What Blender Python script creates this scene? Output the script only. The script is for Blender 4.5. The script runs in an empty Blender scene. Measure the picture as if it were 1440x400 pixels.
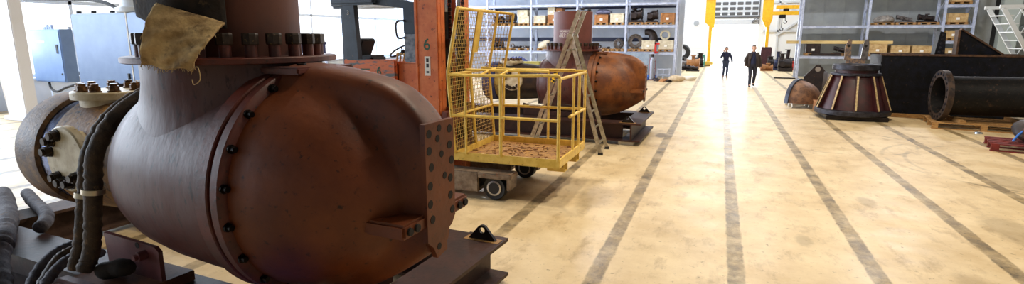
import bpy, bmesh, math, random
from mathutils import Vector, Matrix, Quaternion
random.seed(7)
PI = math.pi
C = bpy.context.scene.collection
R = math.radians

# ------------------------------------------------------------------ camera
CZ, PITCH, YAW, FPX = 2.2, math.atan(148 / 760), math.atan(294 / math.hypot(760, 148)), 760.0
cd = bpy.data.cameras.new('camera'); cam = bpy.data.objects.new('camera', cd); C.objects.link(cam)
cd.sensor_width = 36; cd.lens = 36 * FPX / 1440; cd.clip_end = 300
cam.location = (0, 0, CZ); cam.rotation_euler = (PI / 2 - PITCH, 0, YAW)
bpy.context.scene.camera = cam
vs = bpy.context.scene.view_settings
bpy.context.scene.display_settings.display_device = 'sRGB'
vs.view_transform = 'Standard'; vs.look = 'None'; vs.gamma = 1; vs.exposure = 0.0; vs.use_curve_mapping = False

_fw = Vector((-math.sin(YAW) * math.cos(PITCH), math.cos(YAW) * math.cos(PITCH), -math.sin(PITCH)))
_rt = Vector((math.cos(YAW), math.sin(YAW), 0)); _up = _rt.cross(_fw)
def at(px, py, Y):
    """world point standing at depth Y that was measured at photo pixel px, py"""
    d = _fw * FPX + _rt * (px - 720) + _up * (200 - py)
    return Vector((0, 0, CZ)) + d * (Y / d.y)

# ------------------------------------------------------------------ materials
def lin(c):
    return tuple((x / 12.92 if x <= .04045 else ((x + .055) / 1.055) ** 2.4) for x in [v / 255 for v in c]) + (1,)
def M(name, c, c2=None, rough=.5, metal=0., scale=6., lo=.42, hi=.6, c3=None, s3=25., lo3=.6, hi3=.68, bump=0., detail=6., stretch=None, spec=.5):
    m = bpy.data.materials.new(name); m.use_nodes = True
    nt = m.node_tree; N = nt.nodes; L = nt.links; b = N['Principled BSDF']
    b.inputs['Roughness'].default_value = rough; b.inputs['Metallic'].default_value = metal
    b.inputs['Specular IOR Level'].default_value = spec
    if c2 is None:
        b.inputs['Base Color'].default_value = lin(c); return m
    tc = N.new('ShaderNodeTexCoord'); src = tc.outputs['Object']
    if stretch:
        mp = N.new('ShaderNodeMapping'); mp.inputs['Scale'].default_value = stretch; L.new(src, mp.inputs[0]); src = mp.outputs[0]
    def ns(s, a, z, dt):
        n = N.new('ShaderNodeTexNoise'); n.inputs['Scale'].default_value = s; n.inputs['Detail'].default_value = dt
        n.inputs['Roughness'].default_value = .62; L.new(src, n.inputs['Vector'])
        r = N.new('ShaderNodeMapRange'); r.inputs[1].default_value = a; r.inputs[2].default_value = z; L.new(n.outputs[0], r.inputs[0])
        return n, r
    n1, r1 = ns(scale, lo, hi, detail)
    mx = N.new('ShaderNodeMix'); mx.data_type = 'RGBA'; mx.inputs[6].default_value = lin(c); mx.inputs[7].default_value = lin(c2)
    L.new(r1.outputs[0], mx.inputs[0]); out = mx.outputs[2]
    if c3 is not None:
        n3, r3 = ns(s3, lo3, hi3, 5)
        m3 = N.new('ShaderNodeMix'); m3.data_type = 'RGBA'; m3.inputs[7].default_value = lin(c3)
        L.new(out, m3.inputs[6]); L.new(r3.outputs[0], m3.inputs[0]); out = m3.outputs[2]
    L.new(out, b.inputs['Base Color'])
    if bump:
        bp = N.new('ShaderNodeBump'); bp.inputs['Strength'].default_value = bump; bp.inputs['Distance'].default_value = .01
        nb = N.new('ShaderNodeTexNoise'); nb.inputs['Scale'].default_value = scale * 6; nb.inputs['Detail'].default_value = 4; L.new(src, nb.inputs['Vector'])
        L.new(nb.outputs[0], bp.inputs['Height']); L.new(bp.outputs[0], b.inputs['Normal'])
    return m

rust = M('rusty_casting', (112, 54, 18), (78, 32, 13), .5, .0, 1.7, .36, .64, (44, 18, 10), 24, .6, .72, .45, 10, None, .45)
rust_grey = M('grey_rust_casting', (88, 64, 62), (78, 34, 26), .45, .0, 2.0, .38, .62, (40, 22, 22), 26, .56, .68, .45, 10, (1, 1, .35), .35)
rust_dark = M('dark_rust', (92, 36, 22), (66, 26, 18), .5, .0, 5, .4, .6, (40, 20, 14), 30, .6, .7, .2)
rust_orange = M('orange_rust', (134, 76, 30), (96, 50, 22), .5, .0, 4, .4, .6, (70, 36, 20), 30, .58, .7, .2)
riser_m = M('brown_primer', (84, 38, 18), (72, 32, 16), .6, .0, 3, .4, .6, (70, 28, 18), 40, .62, .7, .08)
riser2_m = M('maroon_primer', (110, 62, 56), (98, 54, 48), .5, .0, 3, .4, .6)
nut_m = M('dark_nut', (58, 44, 34), (34, 24, 18), .5, .4, 18, .4, .6, (150, 120, 70), 40, .62, .7)
bolt_blk = M('black_bolt', (30, 24, 22), (18, 14, 12), .35, .7, 20)
brass_m = M('brassy_bolt', (120, 84, 46), (62, 40, 22), .35, .6, 25, .4, .6)
yel_cast = M('yellowed_casting', (158, 112, 50), (112, 72, 30), .5, .0, 6, .38, .6, (52, 36, 24), 22, .54, .66, .3)
band_m = M('scraped_band', (128, 140, 176), (60, 56, 70), .2, .85, 9, .4, .62)
endring_m = M('worn_end_ring', (128, 92, 52), (76, 50, 32), .5, .0, 9, .38, .6, (40, 28, 22), 26, .56, .68, .3)
cover_m = M('pale_cover', (208, 196, 168), (178, 160, 126), .45, .0, 8, .4, .62, (120, 90, 58), 25, .62, .72)
hole_m = M('dark_hole', (16, 10, 8), None, .8)
skid_m = M('brown_beam_paint', (62, 36, 28), (44, 25, 20), .5, .0, 4, .4, .6, (34, 20, 18), 30, .58, .68, .2, 8, None, .3)
skid_grey = M('grey_brown_beam', (84, 64, 54), (62, 46, 38), .6, .0, 5, .4, .6, (48, 36, 30), 30, .6, .7, .1, 8, None, .2)
base_m = M('tan_brown_plate', (116, 74, 50), (88, 52, 38), .55, .0, 5, .4, .6, (56, 34, 26), 26, .6, .7, .2, 8, None, .3)
pink_plate = M('mauve_plate', (108, 60, 62), (90, 46, 48), .4, .0, 4, .4, .6, (80, 44, 44), 30, .6, .7)
burlap_m = M('burlap', (212, 180, 128), (150, 120, 78), .95, .0, 7, .38, .62, (84, 64, 42), 11, .55, .72, .6, 10)
blackcloth_m = M('dark_cloth', (44, 34, 26), (24, 18, 16), .95, .0, 5, .4, .6, (92, 74, 50), 14, .6, .72, .6)
hose_m = M('greased_sleeve', (74, 56, 38), (40, 30, 24), .7, .0, 8, .4, .6, (110, 84, 54), 20, .6, .7, .6)
sleeve_m = M('grey_sleeve', (86, 84, 92), (54, 52, 62), .8, .0, 8, .4, .6, (104, 82, 66), 12, .6, .7, .7)
clamp_m = M('steel_clamp', (190, 180, 160), None, .3, .9)
yel_m = M('basket_yellow', (234, 200, 100), (218, 180, 76), .45, .0, 9, .4, .6, (120, 78, 36), 22, .63, .7)
wire_m = M('basket_wire', (206, 176, 96), (160, 126, 60), .5, .2, 20)
tray_m = M('tray_floor', (178, 134, 70), (140, 98, 50), .8, .0, 12, .4, .62, (90, 56, 28), 30, .55, .66, .4)
chip_m = M('wood_chips', (160, 112, 60), (104, 66, 34), .9, .0, 20)
paper_m = M('white_paper', (236, 234, 226), None, .7)
alu_m = M('aluminium', (186, 178, 160), (150, 142, 124), .38, .7, 12, .4, .6)
yb_m = M('hazard_sticker', (230, 190, 40), (20, 20, 20), .5, .0, 22, .49, .51, None, detail=0, stretch=(.6, .6, 1.6))
orange_m = M('forklift_orange', (216, 122, 68), (200, 102, 54), .45, .0, 6, .4, .6, (92, 40, 26), 18, .62, .69)
orange_worn = M('worn_orange_blue', (92, 98, 100), (206, 106, 58), .5, .0, 5.5, .41, .46, (60, 44, 40), 24, .6, .66, 0, 7, (.35, .35, 1.6))
navy_m = M('navy_paint', (44, 58, 74), (34, 46, 62), .4, .0, 6, .4, .6, (90, 80, 70), 30, .66, .7)
grey_worn = M('worn_grey_panel', (132, 140, 150), (84, 96, 112), .5, .0, 14, .4, .6)
blk_m = M('black_rubber', (24, 22, 22), None, .6)
steel_m = M('bright_steel', (190, 190, 196), None, .25, .9)
dsteel_m = M('oily_steel', (46, 40, 40), (28, 24, 26), .35, .6, 10)
legtop_m = M('leg_grey', (150, 132, 112), (112, 92, 74), .5, .2, 8, .4, .6, (150, 80, 40), 20, .62, .7)
green_m = M('stencil_green', (26, 84, 62), None, .6)
white_m = M('label_white', (232, 228, 220), None, .6)
ink_m = M('label_ink', (40, 34, 36), None, .6)
galv_m = M('galvanised_rack', (196, 204, 224), (168, 178, 204), .4, .2, 5, .4, .6)
shadowbeam_m = M('shadowed_rail', (30, 38, 70), None, .5)  # dark tone stands in for shadow on the rear rack beams
deck_m = M('rack_deck', (150, 156, 172), None, .6)
pal_m = M('pallet_wood', (176, 134, 78), (138, 98, 54), .8, .0, 9, .4, .6, None, stretch=(1, 6, 6))
crate_m = M('crate_wood', (200, 172, 122), (176, 142, 92), .75, .0, 6, .4, .6)
crate_w = M('pale_crate', (214, 206, 184), (192, 182, 156), .75, .0, 6, .4, .6)
crate_b = M('cardboard', (168, 116, 70), (146, 98, 58), .8, .0, 6, .4, .6)
castdk = M('dark_casting', (52, 40, 38), (32, 26, 28), .5, .3, 8, .4, .6, (110, 70, 44), 16, .62, .7, .3)
castgr = M('grey_casting', (126, 120, 118), (90, 84, 84), .4, .5, 10, .4, .6)
red_m = M('red_paint', (196, 44, 40), None, .45)
tarp_m = M('blue_tarp', (46, 62, 128), (32, 42, 96), .5, .0, 6, .4, .6)
tarp_g = M('grey_blue_tarp', (104, 108, 136), (80, 84, 112), .6, .0, 8)
wall_m = M('hall_panel', (214, 222, 236), (200, 212, 230), .6, .0, 1.2, .4, .6)
wallr_m = M('grey_panel', (158, 162, 160), (146, 150, 150), .6, .0, 1.2, .4, .6)
wallw_m = M('white_wall', (232, 234, 236), None, .6)
frame_m = M('window_frame', (206, 216, 230), None, .4)
ceil_m = M('ceiling_panel', (96, 94, 90), None, .7)
crane_m = M('crane_yellow', (240, 184, 30), (228, 168, 22), .4, .0, 5)
cab_m = M('cabinet_grey', (116, 142, 182), (106, 132, 174), .35, .1, 2, .4, .6)
cab2_m = M('cabinet_side', (170, 184, 206), None, .4)
blackrust = M('black_pitted_steel', (18, 17, 18), (10, 9, 11), .5, .2, 6, .4, .6, (62, 44, 32), 16, .58, .72, .5, 9, None, .3)
bluerust = M('blue_black_steel', (18, 20, 32), (9, 9, 12), .5, .2, 5, .4, .6, (66, 52, 42), 14, .6, .74, .5, 9, None, .3)
brownrim = M('brown_rim', (96, 66, 44), (62, 42, 30), .6, .1, 12)
cone_m = M('maroon_cone', (62, 16, 20), (40, 10, 14), .45, .1, 4)
cone_top = M('cone_collar', (62, 62, 72), (34, 32, 38), .4, .5, 8, .4, .6)
rib_m = M('beige_rib', (206, 184, 136), (160, 130, 90), .5, .0, 14, .4, .6)
shell_m = M('rusty_shell', (138, 98, 70), (96, 66, 50), .55, .1, 6, .4, .6, (60, 44, 40), 20, .58, .68, .4)
clevis_m = M('weathered_clevis', (148, 120, 92), (92, 82, 84), .6, .2, 12, .42, .58, (50, 44, 44), 20, .6, .68, .3)
redpal = M('red_pallet', (120, 40, 34), (84, 26, 24), .8, .0, 9)
bluehose = M('blue_hose', (44, 104, 190), None, .4)
stair_m = M('white_stair', (226, 230, 232), None, .4)
skin_m = M('skin', (196, 150, 124), None, .5)
jeans_m = M('blue_jeans', (52, 62, 88), (42, 50, 74), .8, .0, 20)
navycloth = M('navy_sweater', (30, 36, 70), (24, 28, 56), .8, .0, 20)
coat_m = M('brown_coat', (58, 46, 40), (46, 36, 32), .8, .0, 14)
dktrouser = M('dark_trousers', (36, 36, 50), None, .8)
hair_m = M('grey_hair', (104, 92, 84), None, .7)
bluebox_m = M('blue_crate', (44, 46, 96), (34, 36, 80), .5, .0, 8)
bluesheet = M('blue_sheet', (40, 96, 190), None, .35)
gas_m = M('gas_cylinder_grey', (150, 156, 172), None, .35, .3)

# floor: tan screed with a dark patched groove every 1.24 m
floor_m = bpy.data.materials.new('worn_screed'); floor_m.use_nodes = True
nt = floor_m.node_tree; N = nt.nodes; L = nt.links; B = N['Principled BSDF']
def nd(t, **k):
    n = N.new(t)
    for a, v in k.items(): setattr(n, a, v)
    return n
def mth(op, a, b=None, c=None):
    n = nd('ShaderNodeMath', operation=op)
    for i, v in enumerate((a, b, c)):
        if v is None: continue
        if isinstance(v, (int, float)): n.inputs[i].default_value = v
        else: L.new(v, n.inputs[i])
    return n.outputs[0]
tc = nd('ShaderNodeTexCoord'); OC = tc.outputs['Object']
sp = nd('ShaderNodeSeparateXYZ'); L.new(OC, sp.inputs[0])
def noise(s, dt=6, rg=.6, mapping=None):
    n = nd('ShaderNodeTexNoise'); n.inputs['Scale'].default_value = s; n.inputs['Detail'].default_value = dt; n.inputs['Roughness'].default_value = rg
    v = OC
    if mapping:
        mp = nd('ShaderNodeMapping'); mp.inputs['Scale'].default_value = mapping; L.new(OC, mp.inputs[0]); v = mp.outputs[0]
    L.new(v, n.inputs['Vector']); return n.outputs[0]
def rng(v, a, b, c=0., d=1.):
    n = nd('ShaderNodeMapRange'); L.new(v, n.inputs[0])
    for i, x in enumerate((a, b, c, d)): n.inputs[i + 1].default_value = x
    return n.outputs[0]
def mix(f, a, b):
    n = nd('ShaderNodeMix', data_type='RGBA')
    if isinstance(f, (int, float)): n.inputs[0].default_value = f
    else: L.new(f, n.inputs[0])
    for i, v in ((6, a), (7, b)):
        if isinstance(v, tuple): n.inputs[i].default_value = v
        else: L.new(v, n.inputs[i])
    return n.outputs[2]
base = mix(rng(noise(1.1, 10, .7), .38, .62), lin((228, 206, 166)), lin((206, 180, 136)))
base = mix(rng(noise(3.5, 8, .7, (1, .45, 1)), .53, .70, 0, .6), base, lin((150, 122, 82)))
base = mix(rng(noise(14, 5, .7), .61, .70, 0, .75), base, lin((112, 88, 56)))
u = mth('ADD', mth('MULTIPLY', mth('SUBTRACT', sp.outputs[0], .285), 1 / 1.24), .5)
fr = mth('SUBTRACT', u, mth('FLOOR', u))
dist = mth('MULTIPLY', mth('ABSOLUTE', mth('SUBTRACT', fr, .5)), 1.24)
edge = mth('ADD', dist, mth('MULTIPLY', mth('SUBTRACT', noise(9, 4, .6, (1, .6, 1)), .5), .05))
stripe = rng(edge, .068, .088, 1, 0)
scol = mix(rng(noise(6, 8, .75, (1, .5, 1)), .4, .62), lin((96, 82, 62)), lin((160, 136, 92)))
scol = mix(rng(noise(18, 5, .7), .56, .66, 0, .8), scol, lin((58, 50, 42)))
col = mix(mth('MULTIPLY', stripe, rng(noise(2.0, 7, .75), .34, .56, .35, .95)), base, scol)
# faint secondary wear tracks between the grooves
tr = rng(mth('ABSOLUTE', mth('SUBTRACT', mth('ABSOLUTE', mth('SUBTRACT', fr, .5)), .26)), .0, .06, 1, 0)
col = mix(mth('MULTIPLY', tr, rng(noise(5, 6, .75, (1, .35, 1)), .55, .68, 0, .6)), col, lin((140, 108, 64)))
def spot(x, y, r, c, k=.8):
    dx = mth('SUBTRACT', sp.outputs[0], x); dy = mth('MULTIPLY', mth('SUBTRACT', sp.outputs[1], y), .45)
    d = mth('SQRT', mth('ADD', mth('MULTIPLY', dx, dx), mth('MULTIPLY', dy, dy)))
    return rng(mth('ADD', d, mth('MULTIPLY', mth('SUBTRACT', noise(8, 5, .7), .5), r * .9)), r * .6, r, k, 0)
for x, y, r, k in ((-1.12, 12.5, .16, .8), (2.0, 8.3, .13, .35), (3.3, 7.6, .3, .3), (1.0, 6.4, .1, .3), (2.3, 5.6, .2, .25), (-1.5, 7.2, .3, .25), (4.3, 10.2, .35, .35), (0.8, 9.6, .2, .2)):
    col = mix(spot(x, y, r, None, k), col, lin((96, 78, 52)))
# tyre scuffs curving in front of the heavy parts
for cx, cy, r in ((5.2, 11.6, 2.2), (5.6, 11.3, 2.3), (2.4, 13.2, 1.5)):
    dx = mth('SUBTRACT', sp.outputs[0], cx); dy = mth('SUBTRACT', sp.outputs[1], cy)
    d = mth('ABSOLUTE', mth('SUBTRACT', mth('SQRT', mth('ADD', mth('MULTIPLY', dx, dx), mth('MULTIPLY', dy, dy))), r))
    k = mth('MULTIPLY', rng(d, .015, .05, .5, 0), rng(noise(1.3, 4, .6), .42, .6))
    col = mix(k, col, lin((110, 94, 70)))
L.new(col, B.inputs['Base Color'])
L.new(rng(noise(2.5, 6, .6), .3, .7, .3, .5), B.inputs['Roughness'])
bp = nd('ShaderNodeBump'); bp.inputs['Strength'].default_value = .15; bp.inputs['Distance'].default_value = .01
L.new(noise(30, 4), bp.inputs['Height']); L.new(bp.outputs[0], B.inputs['Normal'])

def glass_mat():
    m = bpy.data.materials.new('window_glass'); m.use_nodes = True
    n = m.node_tree.nodes; l = m.node_tree.links; n.remove(n['Principled BSDF'])
    t = n.new('ShaderNodeBsdfTransparent'); g = n.new('ShaderNodeBsdfGlossy'); g.inputs['Roughness'].default_value = .05
    x = n.new('ShaderNodeMixShader'); x.inputs[0].default_value = .06
    l.new(t.outputs[0], x.inputs[1]); l.new(g.outputs[0], x.inputs[2]); l.new(x.outputs[0], n['Material Output'].inputs[0])
    return m
glass_m = glass_mat()

# ------------------------------------------------------------------ mesh helpers
class MB:
    def __init__(s): s.bm = bmesh.new(); s.mi = 0
    def _tag(s, fs):
        for f in fs: f.material_index = s.mi
    def box(s, c, d, rot=None, bev=0.):
        M4 = Matrix.Translation(c) @ (rot.to_4x4() if rot is not None else Matrix.Identity(4)) @ Matrix.Diagonal((d[0], d[1], d[2], 1))
        r = bmesh.ops.create_cube(s.bm, size=1, matrix=M4); vsx = r['verts']
        s._tag({f for v in vsx for f in v.link_faces})
        if bev:
            bmesh.ops.bevel(s.bm, geom=list({e for v in vsx for e in v.link_edges}), offset=bev, segments=2, affect='EDGES', material=s.mi)
        return s
    def b2(s, a, b, bev=0.):
        return s.box([(x + y) / 2 for x, y in zip(a, b)], [abs(y - x) for x, y in zip(a, b)], None, bev)
    def bar(s, p0, p1, w, h, roll=0., bev=0.):
        p0, p1 = Vector(p0), Vector(p1); d = p1 - p0
        q = d.to_track_quat('X', 'Z').to_matrix() @ Matrix.Rotation(roll, 3, 'X')
        return s.box((p0 + p1) / 2, (d.length, w, h), q, bev)
    def ring(s, pts): return [s.bm.verts.new(p) for p in pts]
    def skin(s, A, Bv, closed=True):
        n = len(A)
        for i in range(n if closed else n - 1):
            j = (i + 1) % n
            try: f = s.bm.faces.new((A[i], A[j], Bv[j], Bv[i])); f.material_index = s.mi
            except ValueError: pass
    def cap(s, A, flip=False):
        try: f = s.bm.faces.new(A[::-1] if flip else A); f.material_index = s.mi
        except ValueError: pass
    def tube(s, pts, r, seg=8, closed=False, caps=True):
        pts = [Vector(p) for p in pts]; n = len(pts)
        rs = r if isinstance(r, (list, tuple)) else [r] * n
        T = []
        for i in range(n):
            a = pts[(i - 1) % n] if (closed or i) else pts[0]; b = pts[(i + 1) % n] if (closed or i < n - 1) else pts[-1]
            T.append((b - a).normalized())
        nrm = T[0].orthogonal().normalized(); prev = None; first = None
        for i in range(n):
            if i:
                nrm = T[i - 1].rotation_difference(T[i]) @ nrm
                nrm = (nrm - T[i] * nrm.dot(T[i])).normalized()
            bi = T[i].cross(nrm)
            rg = s.ring([pts[i] + (nrm * math.cos(2 * PI * k / seg) + bi * math.sin(2 * PI * k / seg)) * rs[i] for k in range(seg)])
            if prev: s.skin(prev, rg)
            else: first = rg
            prev = rg
        if closed: s.skin(prev, first)
        elif caps: s.cap(first, True); s.cap(prev)
        return s
    def cyl(s, p0, p1, r, r2=None, seg=16): return s.tube([p0, p1], [r, r if r2 is None else r2], seg)
    def lathe(s, prof, seg=32, o=(0, 0, 0), ax='z', caps=True, a0=0., a1=2 * PI):
        """prof: (radius, height) pairs revolved about ax"""
        full = abs(a1 - a0 - 2 * PI) < 1e-6; prev = first = None
        n = seg if full else seg + 1
        for r, h in prof:
            P = []
            for k in range(n):
                t = a0 + (a1 - a0) * k / seg; c, w = r * math.cos(t), r * math.sin(t)
                v = {'z': (c, w, h), 'x': (h, c, w), 'y': (w, h, c)}[ax]
                P.append(Vector(o) + Vector(v))
            rg = s.ring(P)
            if prev: s.skin(prev, rg, full)
            else: first = rg
            prev = rg
        if caps and full:
            if prof[0][0] > 1e-5: s.cap(first, True)
            if prof[-1][0] > 1e-5: s.cap(prev)
        return s
    def prism(s, poly, h, mat=None, hole=None):
        """polygon in local XY extruded along local Z by h, placed by mat"""
        mat = mat or Matrix.Identity(4)
        A = s.ring([mat @ Vector((x, y, 0)) for x, y in poly]); Bv = s.ring([mat @ Vector((x, y, h)) for x, y in poly])
        s.skin(A, Bv)
        if hole:
            A2 = s.ring([mat @ Vector((x, y, 0)) for x, y in hole]); B2 = s.ring([mat @ Vector((x, y, h)) for x, y in hole])
            s.skin(B2, A2); s.skin(A, A2) if len(A) == len(A2) else None; s.skin(B2, Bv) if len(A) == len(A2) else None
        else: s.cap(A, True); s.cap(Bv)
        return s
    def surf(s, f, nu, nv, wrap=False):
        """grid surface f(u, v), u, v in 0..1"""
        prev = None
        for i in range(nu + 1):
            row = s.ring([f(i / nu, j / nv) for j in range(nv if wrap else nv + 1)])
            if prev: s.skin(prev, row, wrap)
            prev = row
        return s
    def lump(s, c, d, seed=0, amp=.2, sub=3, flat=None):
        r = bmesh.ops.create_icosphere(s.bm, subdivisions=sub, radius=.5); rnd = random.Random(seed)
        w = [(Vector((rnd.uniform(-1, 1), rnd.uniform(-1, 1), rnd.uniform(-1, 1))) * 7, rnd.uniform(0, 6)) for _ in range(5)]
        for v in r['verts']:
            k = 1 + amp * sum(math.sin(v.co.dot(a) + p) for a, p in w) / 2.2
            v.co = Vector((v.co.x * d[0] * k, v.co.y * d[1] * k, v.co.z * d[2] * k))
            if v.co.z < -d[2] * .35: v.co.z = -d[2] * .35
            v.co += Vector(c)
        s._tag({f for v in r['verts'] for f in v.link_faces}); return s
    def machine(s, c, w, d, h, seed):
        """an irregular machined casting: foot, barrel, flanges, stub pipes and ribs"""
        q = random.Random(seed); cx, cy, cz = c; bh = h * q.uniform(.12, .2)
        s.b2((cx - w * .42, cy - d * .4, cz), (cx + w * .42, cy + d * .4, cz + bh), .01)
        r = min(h - bh, d * .95) * q.uniform(.36, .46); zc = cz + bh * .6 + r; tl = q.uniform(-.1, .1); zc += abs(tl) * w * .85
        x0, x1 = cx - w * q.uniform(.3, .4), cx + w * q.uniform(.3, .4)
        s.cyl((x0, cy, zc - tl * w), (x1, cy, zc + tl * w), r, r * q.uniform(.7, 1.0), 22)
        for f in (0, q.uniform(.35, .6), 1):
            x = x0 + (x1 - x0) * f; s.cyl((x - .03, cy, zc + tl * w * (2 * f - 1)), (x + .03, cy, zc + tl * w * (2 * f - 1)), r * q.uniform(1.08, 1.2), None, 22)
        xs = cx + w * q.uniform(-.22, .22); top = cz + h; rs = r * q.uniform(.35, .55)
        s.cyl((xs, cy, zc), (xs + q.uniform(-.06, .06) * w, cy - .05, top - .03), rs, rs * .85, 16); s.cyl((xs, cy - .05, top - .05), (xs, cy - .05, top), rs * 1.4, None, 16)
        if q.random() < .6: s.box((cx + w * q.uniform(-.3, .3), cy - d * .1, zc + r * .8), (w * .22, d * .4, h * .22), Matrix.Rotation(q.uniform(-.4, .4), 3, 'Y'), .01)
        yb = cy - r * .9; s.cyl((x0 + w * .2, cy, zc), (x0 + w * .2, yb - .06, zc - r * .1), r * .4, None, 14); s.cyl((x0 + w * .2, yb - .06, zc - r * .1), (x0 + w * .2, yb - .1, zc - r * .1), r * .58, None, 14)
        return s
    def build(s, name, mats, parent=None, smooth=35, loc=None, rot=None, recalc=True):
        if recalc: bmesh.ops.recalc_face_normals(s.bm, faces=s.bm.faces)
        me = bpy.data.meshes.new(name); s.bm.to_mesh(me); s.bm.free()
        for m in (mats if isinstance(mats, (list, tuple)) else [mats]): me.materials.append(m)
        if smooth:
            me.polygons.foreach_set('use_smooth', [True] * len(me.polygons))
            me.set_sharp_from_angle(angle=R(smooth))
        o = bpy.data.objects.new(name, me); C.objects.link(o)
        if parent: o.parent = parent
        if loc is not None: o.location = loc
        if rot is not None: o.rotation_euler = rot
        return o

def thing(name, label, cat, loc=(0, 0, 0), rz=0., group=None):
    o = bpy.data.objects.new(name, None); C.objects.link(o); o.empty_display_size = .2
    o.location = loc; o.rotation_euler = (0, 0, rz); tag(o, label, cat, group); return o
def tag(o, label, cat, group=None, kind=None):
    o['label'] = label; o['category'] = cat
    if group: o['group'] = group
    if kind: o['kind'] = kind
    return o
def struct(o, label=None):
    o['kind'] = 'structure'
    if label: o['label'] = label
    return o
def dup(root, loc, rz=None, label=None, group=None):
    r = root.copy(); C.objects.link(r); r.location = loc
    if rz is not None: r.rotation_euler = (0, 0, rz)
    if label: r['label'] = label
    if group: r['group'] = group
    for ch in list(root.children):
        c = ch.copy(); C.objects.link(c); c.parent = r
        for g in list(ch.children):
            d = g.copy(); C.objects.link(d); d.parent = c
    return r
def text(body, size, name, m, parent, mat, ext=.002):
    cu = bpy.data.curves.new(name, 'FONT'); cu.body = body; cu.size = size; cu.extrude = ext; cu.align_x = 'CENTER'; cu.align_y = 'CENTER'
    t = bpy.data.objects.new(name, cu); C.objects.link(t)
    me = bpy.data.meshes.new_from_object(t.evaluated_get(bpy.context.evaluated_depsgraph_get()))
    bpy.data.objects.remove(t); me.materials.clear(); me.materials.append(m); me.transform(mat)
    o = bpy.data.objects.new(name, me); C.objects.link(o); o.parent = parent; return o
def frame(origin, x, y):
    x = Vector(x).normalized(); y = Vector(y); y = (y - x * y.dot(x)).normalized(); z = x.cross(y)
    m = Matrix((x, y, z)).transposed().to_4x4(); m.translation = Vector(origin); return m
def bend(pts, n=6):
    """Catmull-Rom through pts"""
    P = [Vector(p) for p in pts]; P = [2 * P[0] - P[1]] + P + [2 * P[-1] - P[-2]]; out = []
    for i in range(1, len(P) - 2):
        for k in range(n):
            t = k / n; a, b, c, d = P[i - 1:i + 3]
            out.append(.5 * ((2 * b) + (c - a) * t + (2 * a - 5 * b + 4 * c - d) * t * t + (3 * b - a - 3 * c + d) * t ** 3))
    out.append(P[-2]); return out
# ------------------------------------------------------------------ the hall
HZ = 9.0
struct(MB().b2((-24, -8, -.25), (17, 50.3, 0)).build('floor', floor_m, smooth=0))
struct(MB().b2((-40, 50.3, -.3), (50, 120, -.05)).build('ground_outside', M('pale_yard', (226, 224, 218), (210, 208, 204), .8), smooth=0))
struct(MB().b2((-20.4, -8, HZ), (17, 50.3, HZ + .2)).build('ceiling', ceil_m, smooth=0))
WX = -20.0
wl = MB(); SILL, HEAD = .95, 7.8
wl.b2((WX - .3, -8, 0), (WX, 31.9, SILL)); wl.b2((WX - .3, -8, HEAD), (WX, 31.9, HZ))
edges = [-8 + i * 5.7 for i in range(8)]
for y in edges: wl.b2((WX - .3, y - .25, SILL), (WX, y + .25, HEAD))
struct(wl.build('wall_left', wall_m, smooth=0))
for i in range(7):
    y0, y1 = edges[i] + .25, edges[i + 1] - .25
    if y1 > 31.8: y1 = 31.6
    f = MB()
    for y in (y0 + .05, y1 - .05): f.b2((WX - .2, y - .05, SILL), (WX - .08, y + .05, HEAD))
    for z in (SILL + .05, 3.3, HEAD - .05): f.b2((WX - .2, y0, z - .06), (WX - .08, y1, z + .06))
    for k in (1,): y = y0 + (y1 - y0) * k / 2; f.b2((WX - .2, y - .05, SILL), (WX - .08, y + .05, HEAD))
    fo = struct(f.build('window_%d' % (i + 1), frame_m, smooth=0))
    MB().b2((WX - .15, y0 + .05, SILL + .05), (WX - .14, y1 - .05, HEAD - .05)).build('window_pane', glass_m, fo, 0)
    MB().b2((WX, y0 - .2, SILL - .05), (WX + .22, y1 + .2, SILL - .005)).build('window_sill', frame_m, fo, 0)
struct(MB().b2((-20.3, 31.6, 0), (-1.95, 31.9, HZ)).build('wall_back', wall_m, smooth=0))
struct(MB().b2((-8.3, 31.9, 0), (-8, 50, HZ)).build('wall_far_left', wallw_m, smooth=0))
DX0, DX1, DZ = -.72, 2.85, 5.3
wf = MB(); wf.b2((-8.3, 50, 0), (-5.6, 50.3, HZ)); wf.b2((-5.6, 50, 5.2), (-1.35, 50.3, HZ)); wf.b2((-1.35, 50, 0), (DX0, 50.3, HZ))
wf.b2((DX0, 50, DZ), (DX1, 50.3, HZ)); wf.b2((DX1, 50, 0), (17, 50.3, HZ))
struct(wf.build('wall_far', wallw_m, smooth=0))
# raised sectional door with a band of small windows
d1 = MB()
for k in range(5): d1.b2((DX0, 50.02, 3.22 + k * .42), (DX1, 50.08, 3.22 + k * .42 + .4), .01)
d1o = struct(d1.build('door_1', M('door_panel', (206, 214, 226), None, .4), smooth=0))
dp = MB(); dk = M('door_window_dark', (92, 96, 104), None, .3)
for r in (3.98, 4.4, 4.82):
    for k in range(6):
        x = DX0 + .1 + k * .58; dp.b2((x, 49.99, r), (x + .44, 50.03, r + .24), .02)
dp.build('door_window', dk, d1o, 0)
hd = MB(); hd.b2((DX0 - .02, 49.93, 3.78), (DX1 + .05, 50.0, 3.88)); hd.b2((DX1 - .06, 49.9, 3.2), (DX1 + .02, 49.99, 5.3))
for k in range(3): hd.bar((DX1 - .55, 49.9, 3.36 + k * .05), (DX1 - .05, 49.9, 3.5 + k * .2), .05, .05)
hd.build('door_rail', dk, d1o, 0)
d2 = MB()
for k in range(13): d2.b2((-5.6, 50.05, k * .4), (-1.35, 50.12, k * .4 + .385), .008)
d2o = struct(d2.build('door_2', M('white_sectional_door', (228, 232, 240), None, .4), smooth=0))
MB().lathe([(.19, 49.98), (.22, 49.99), (.22, 50.06)], 24, (-2.05, 0, 3.35), 'y').build('door_vent', M('vent_grey', (170, 178, 190)), d2o)
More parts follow.
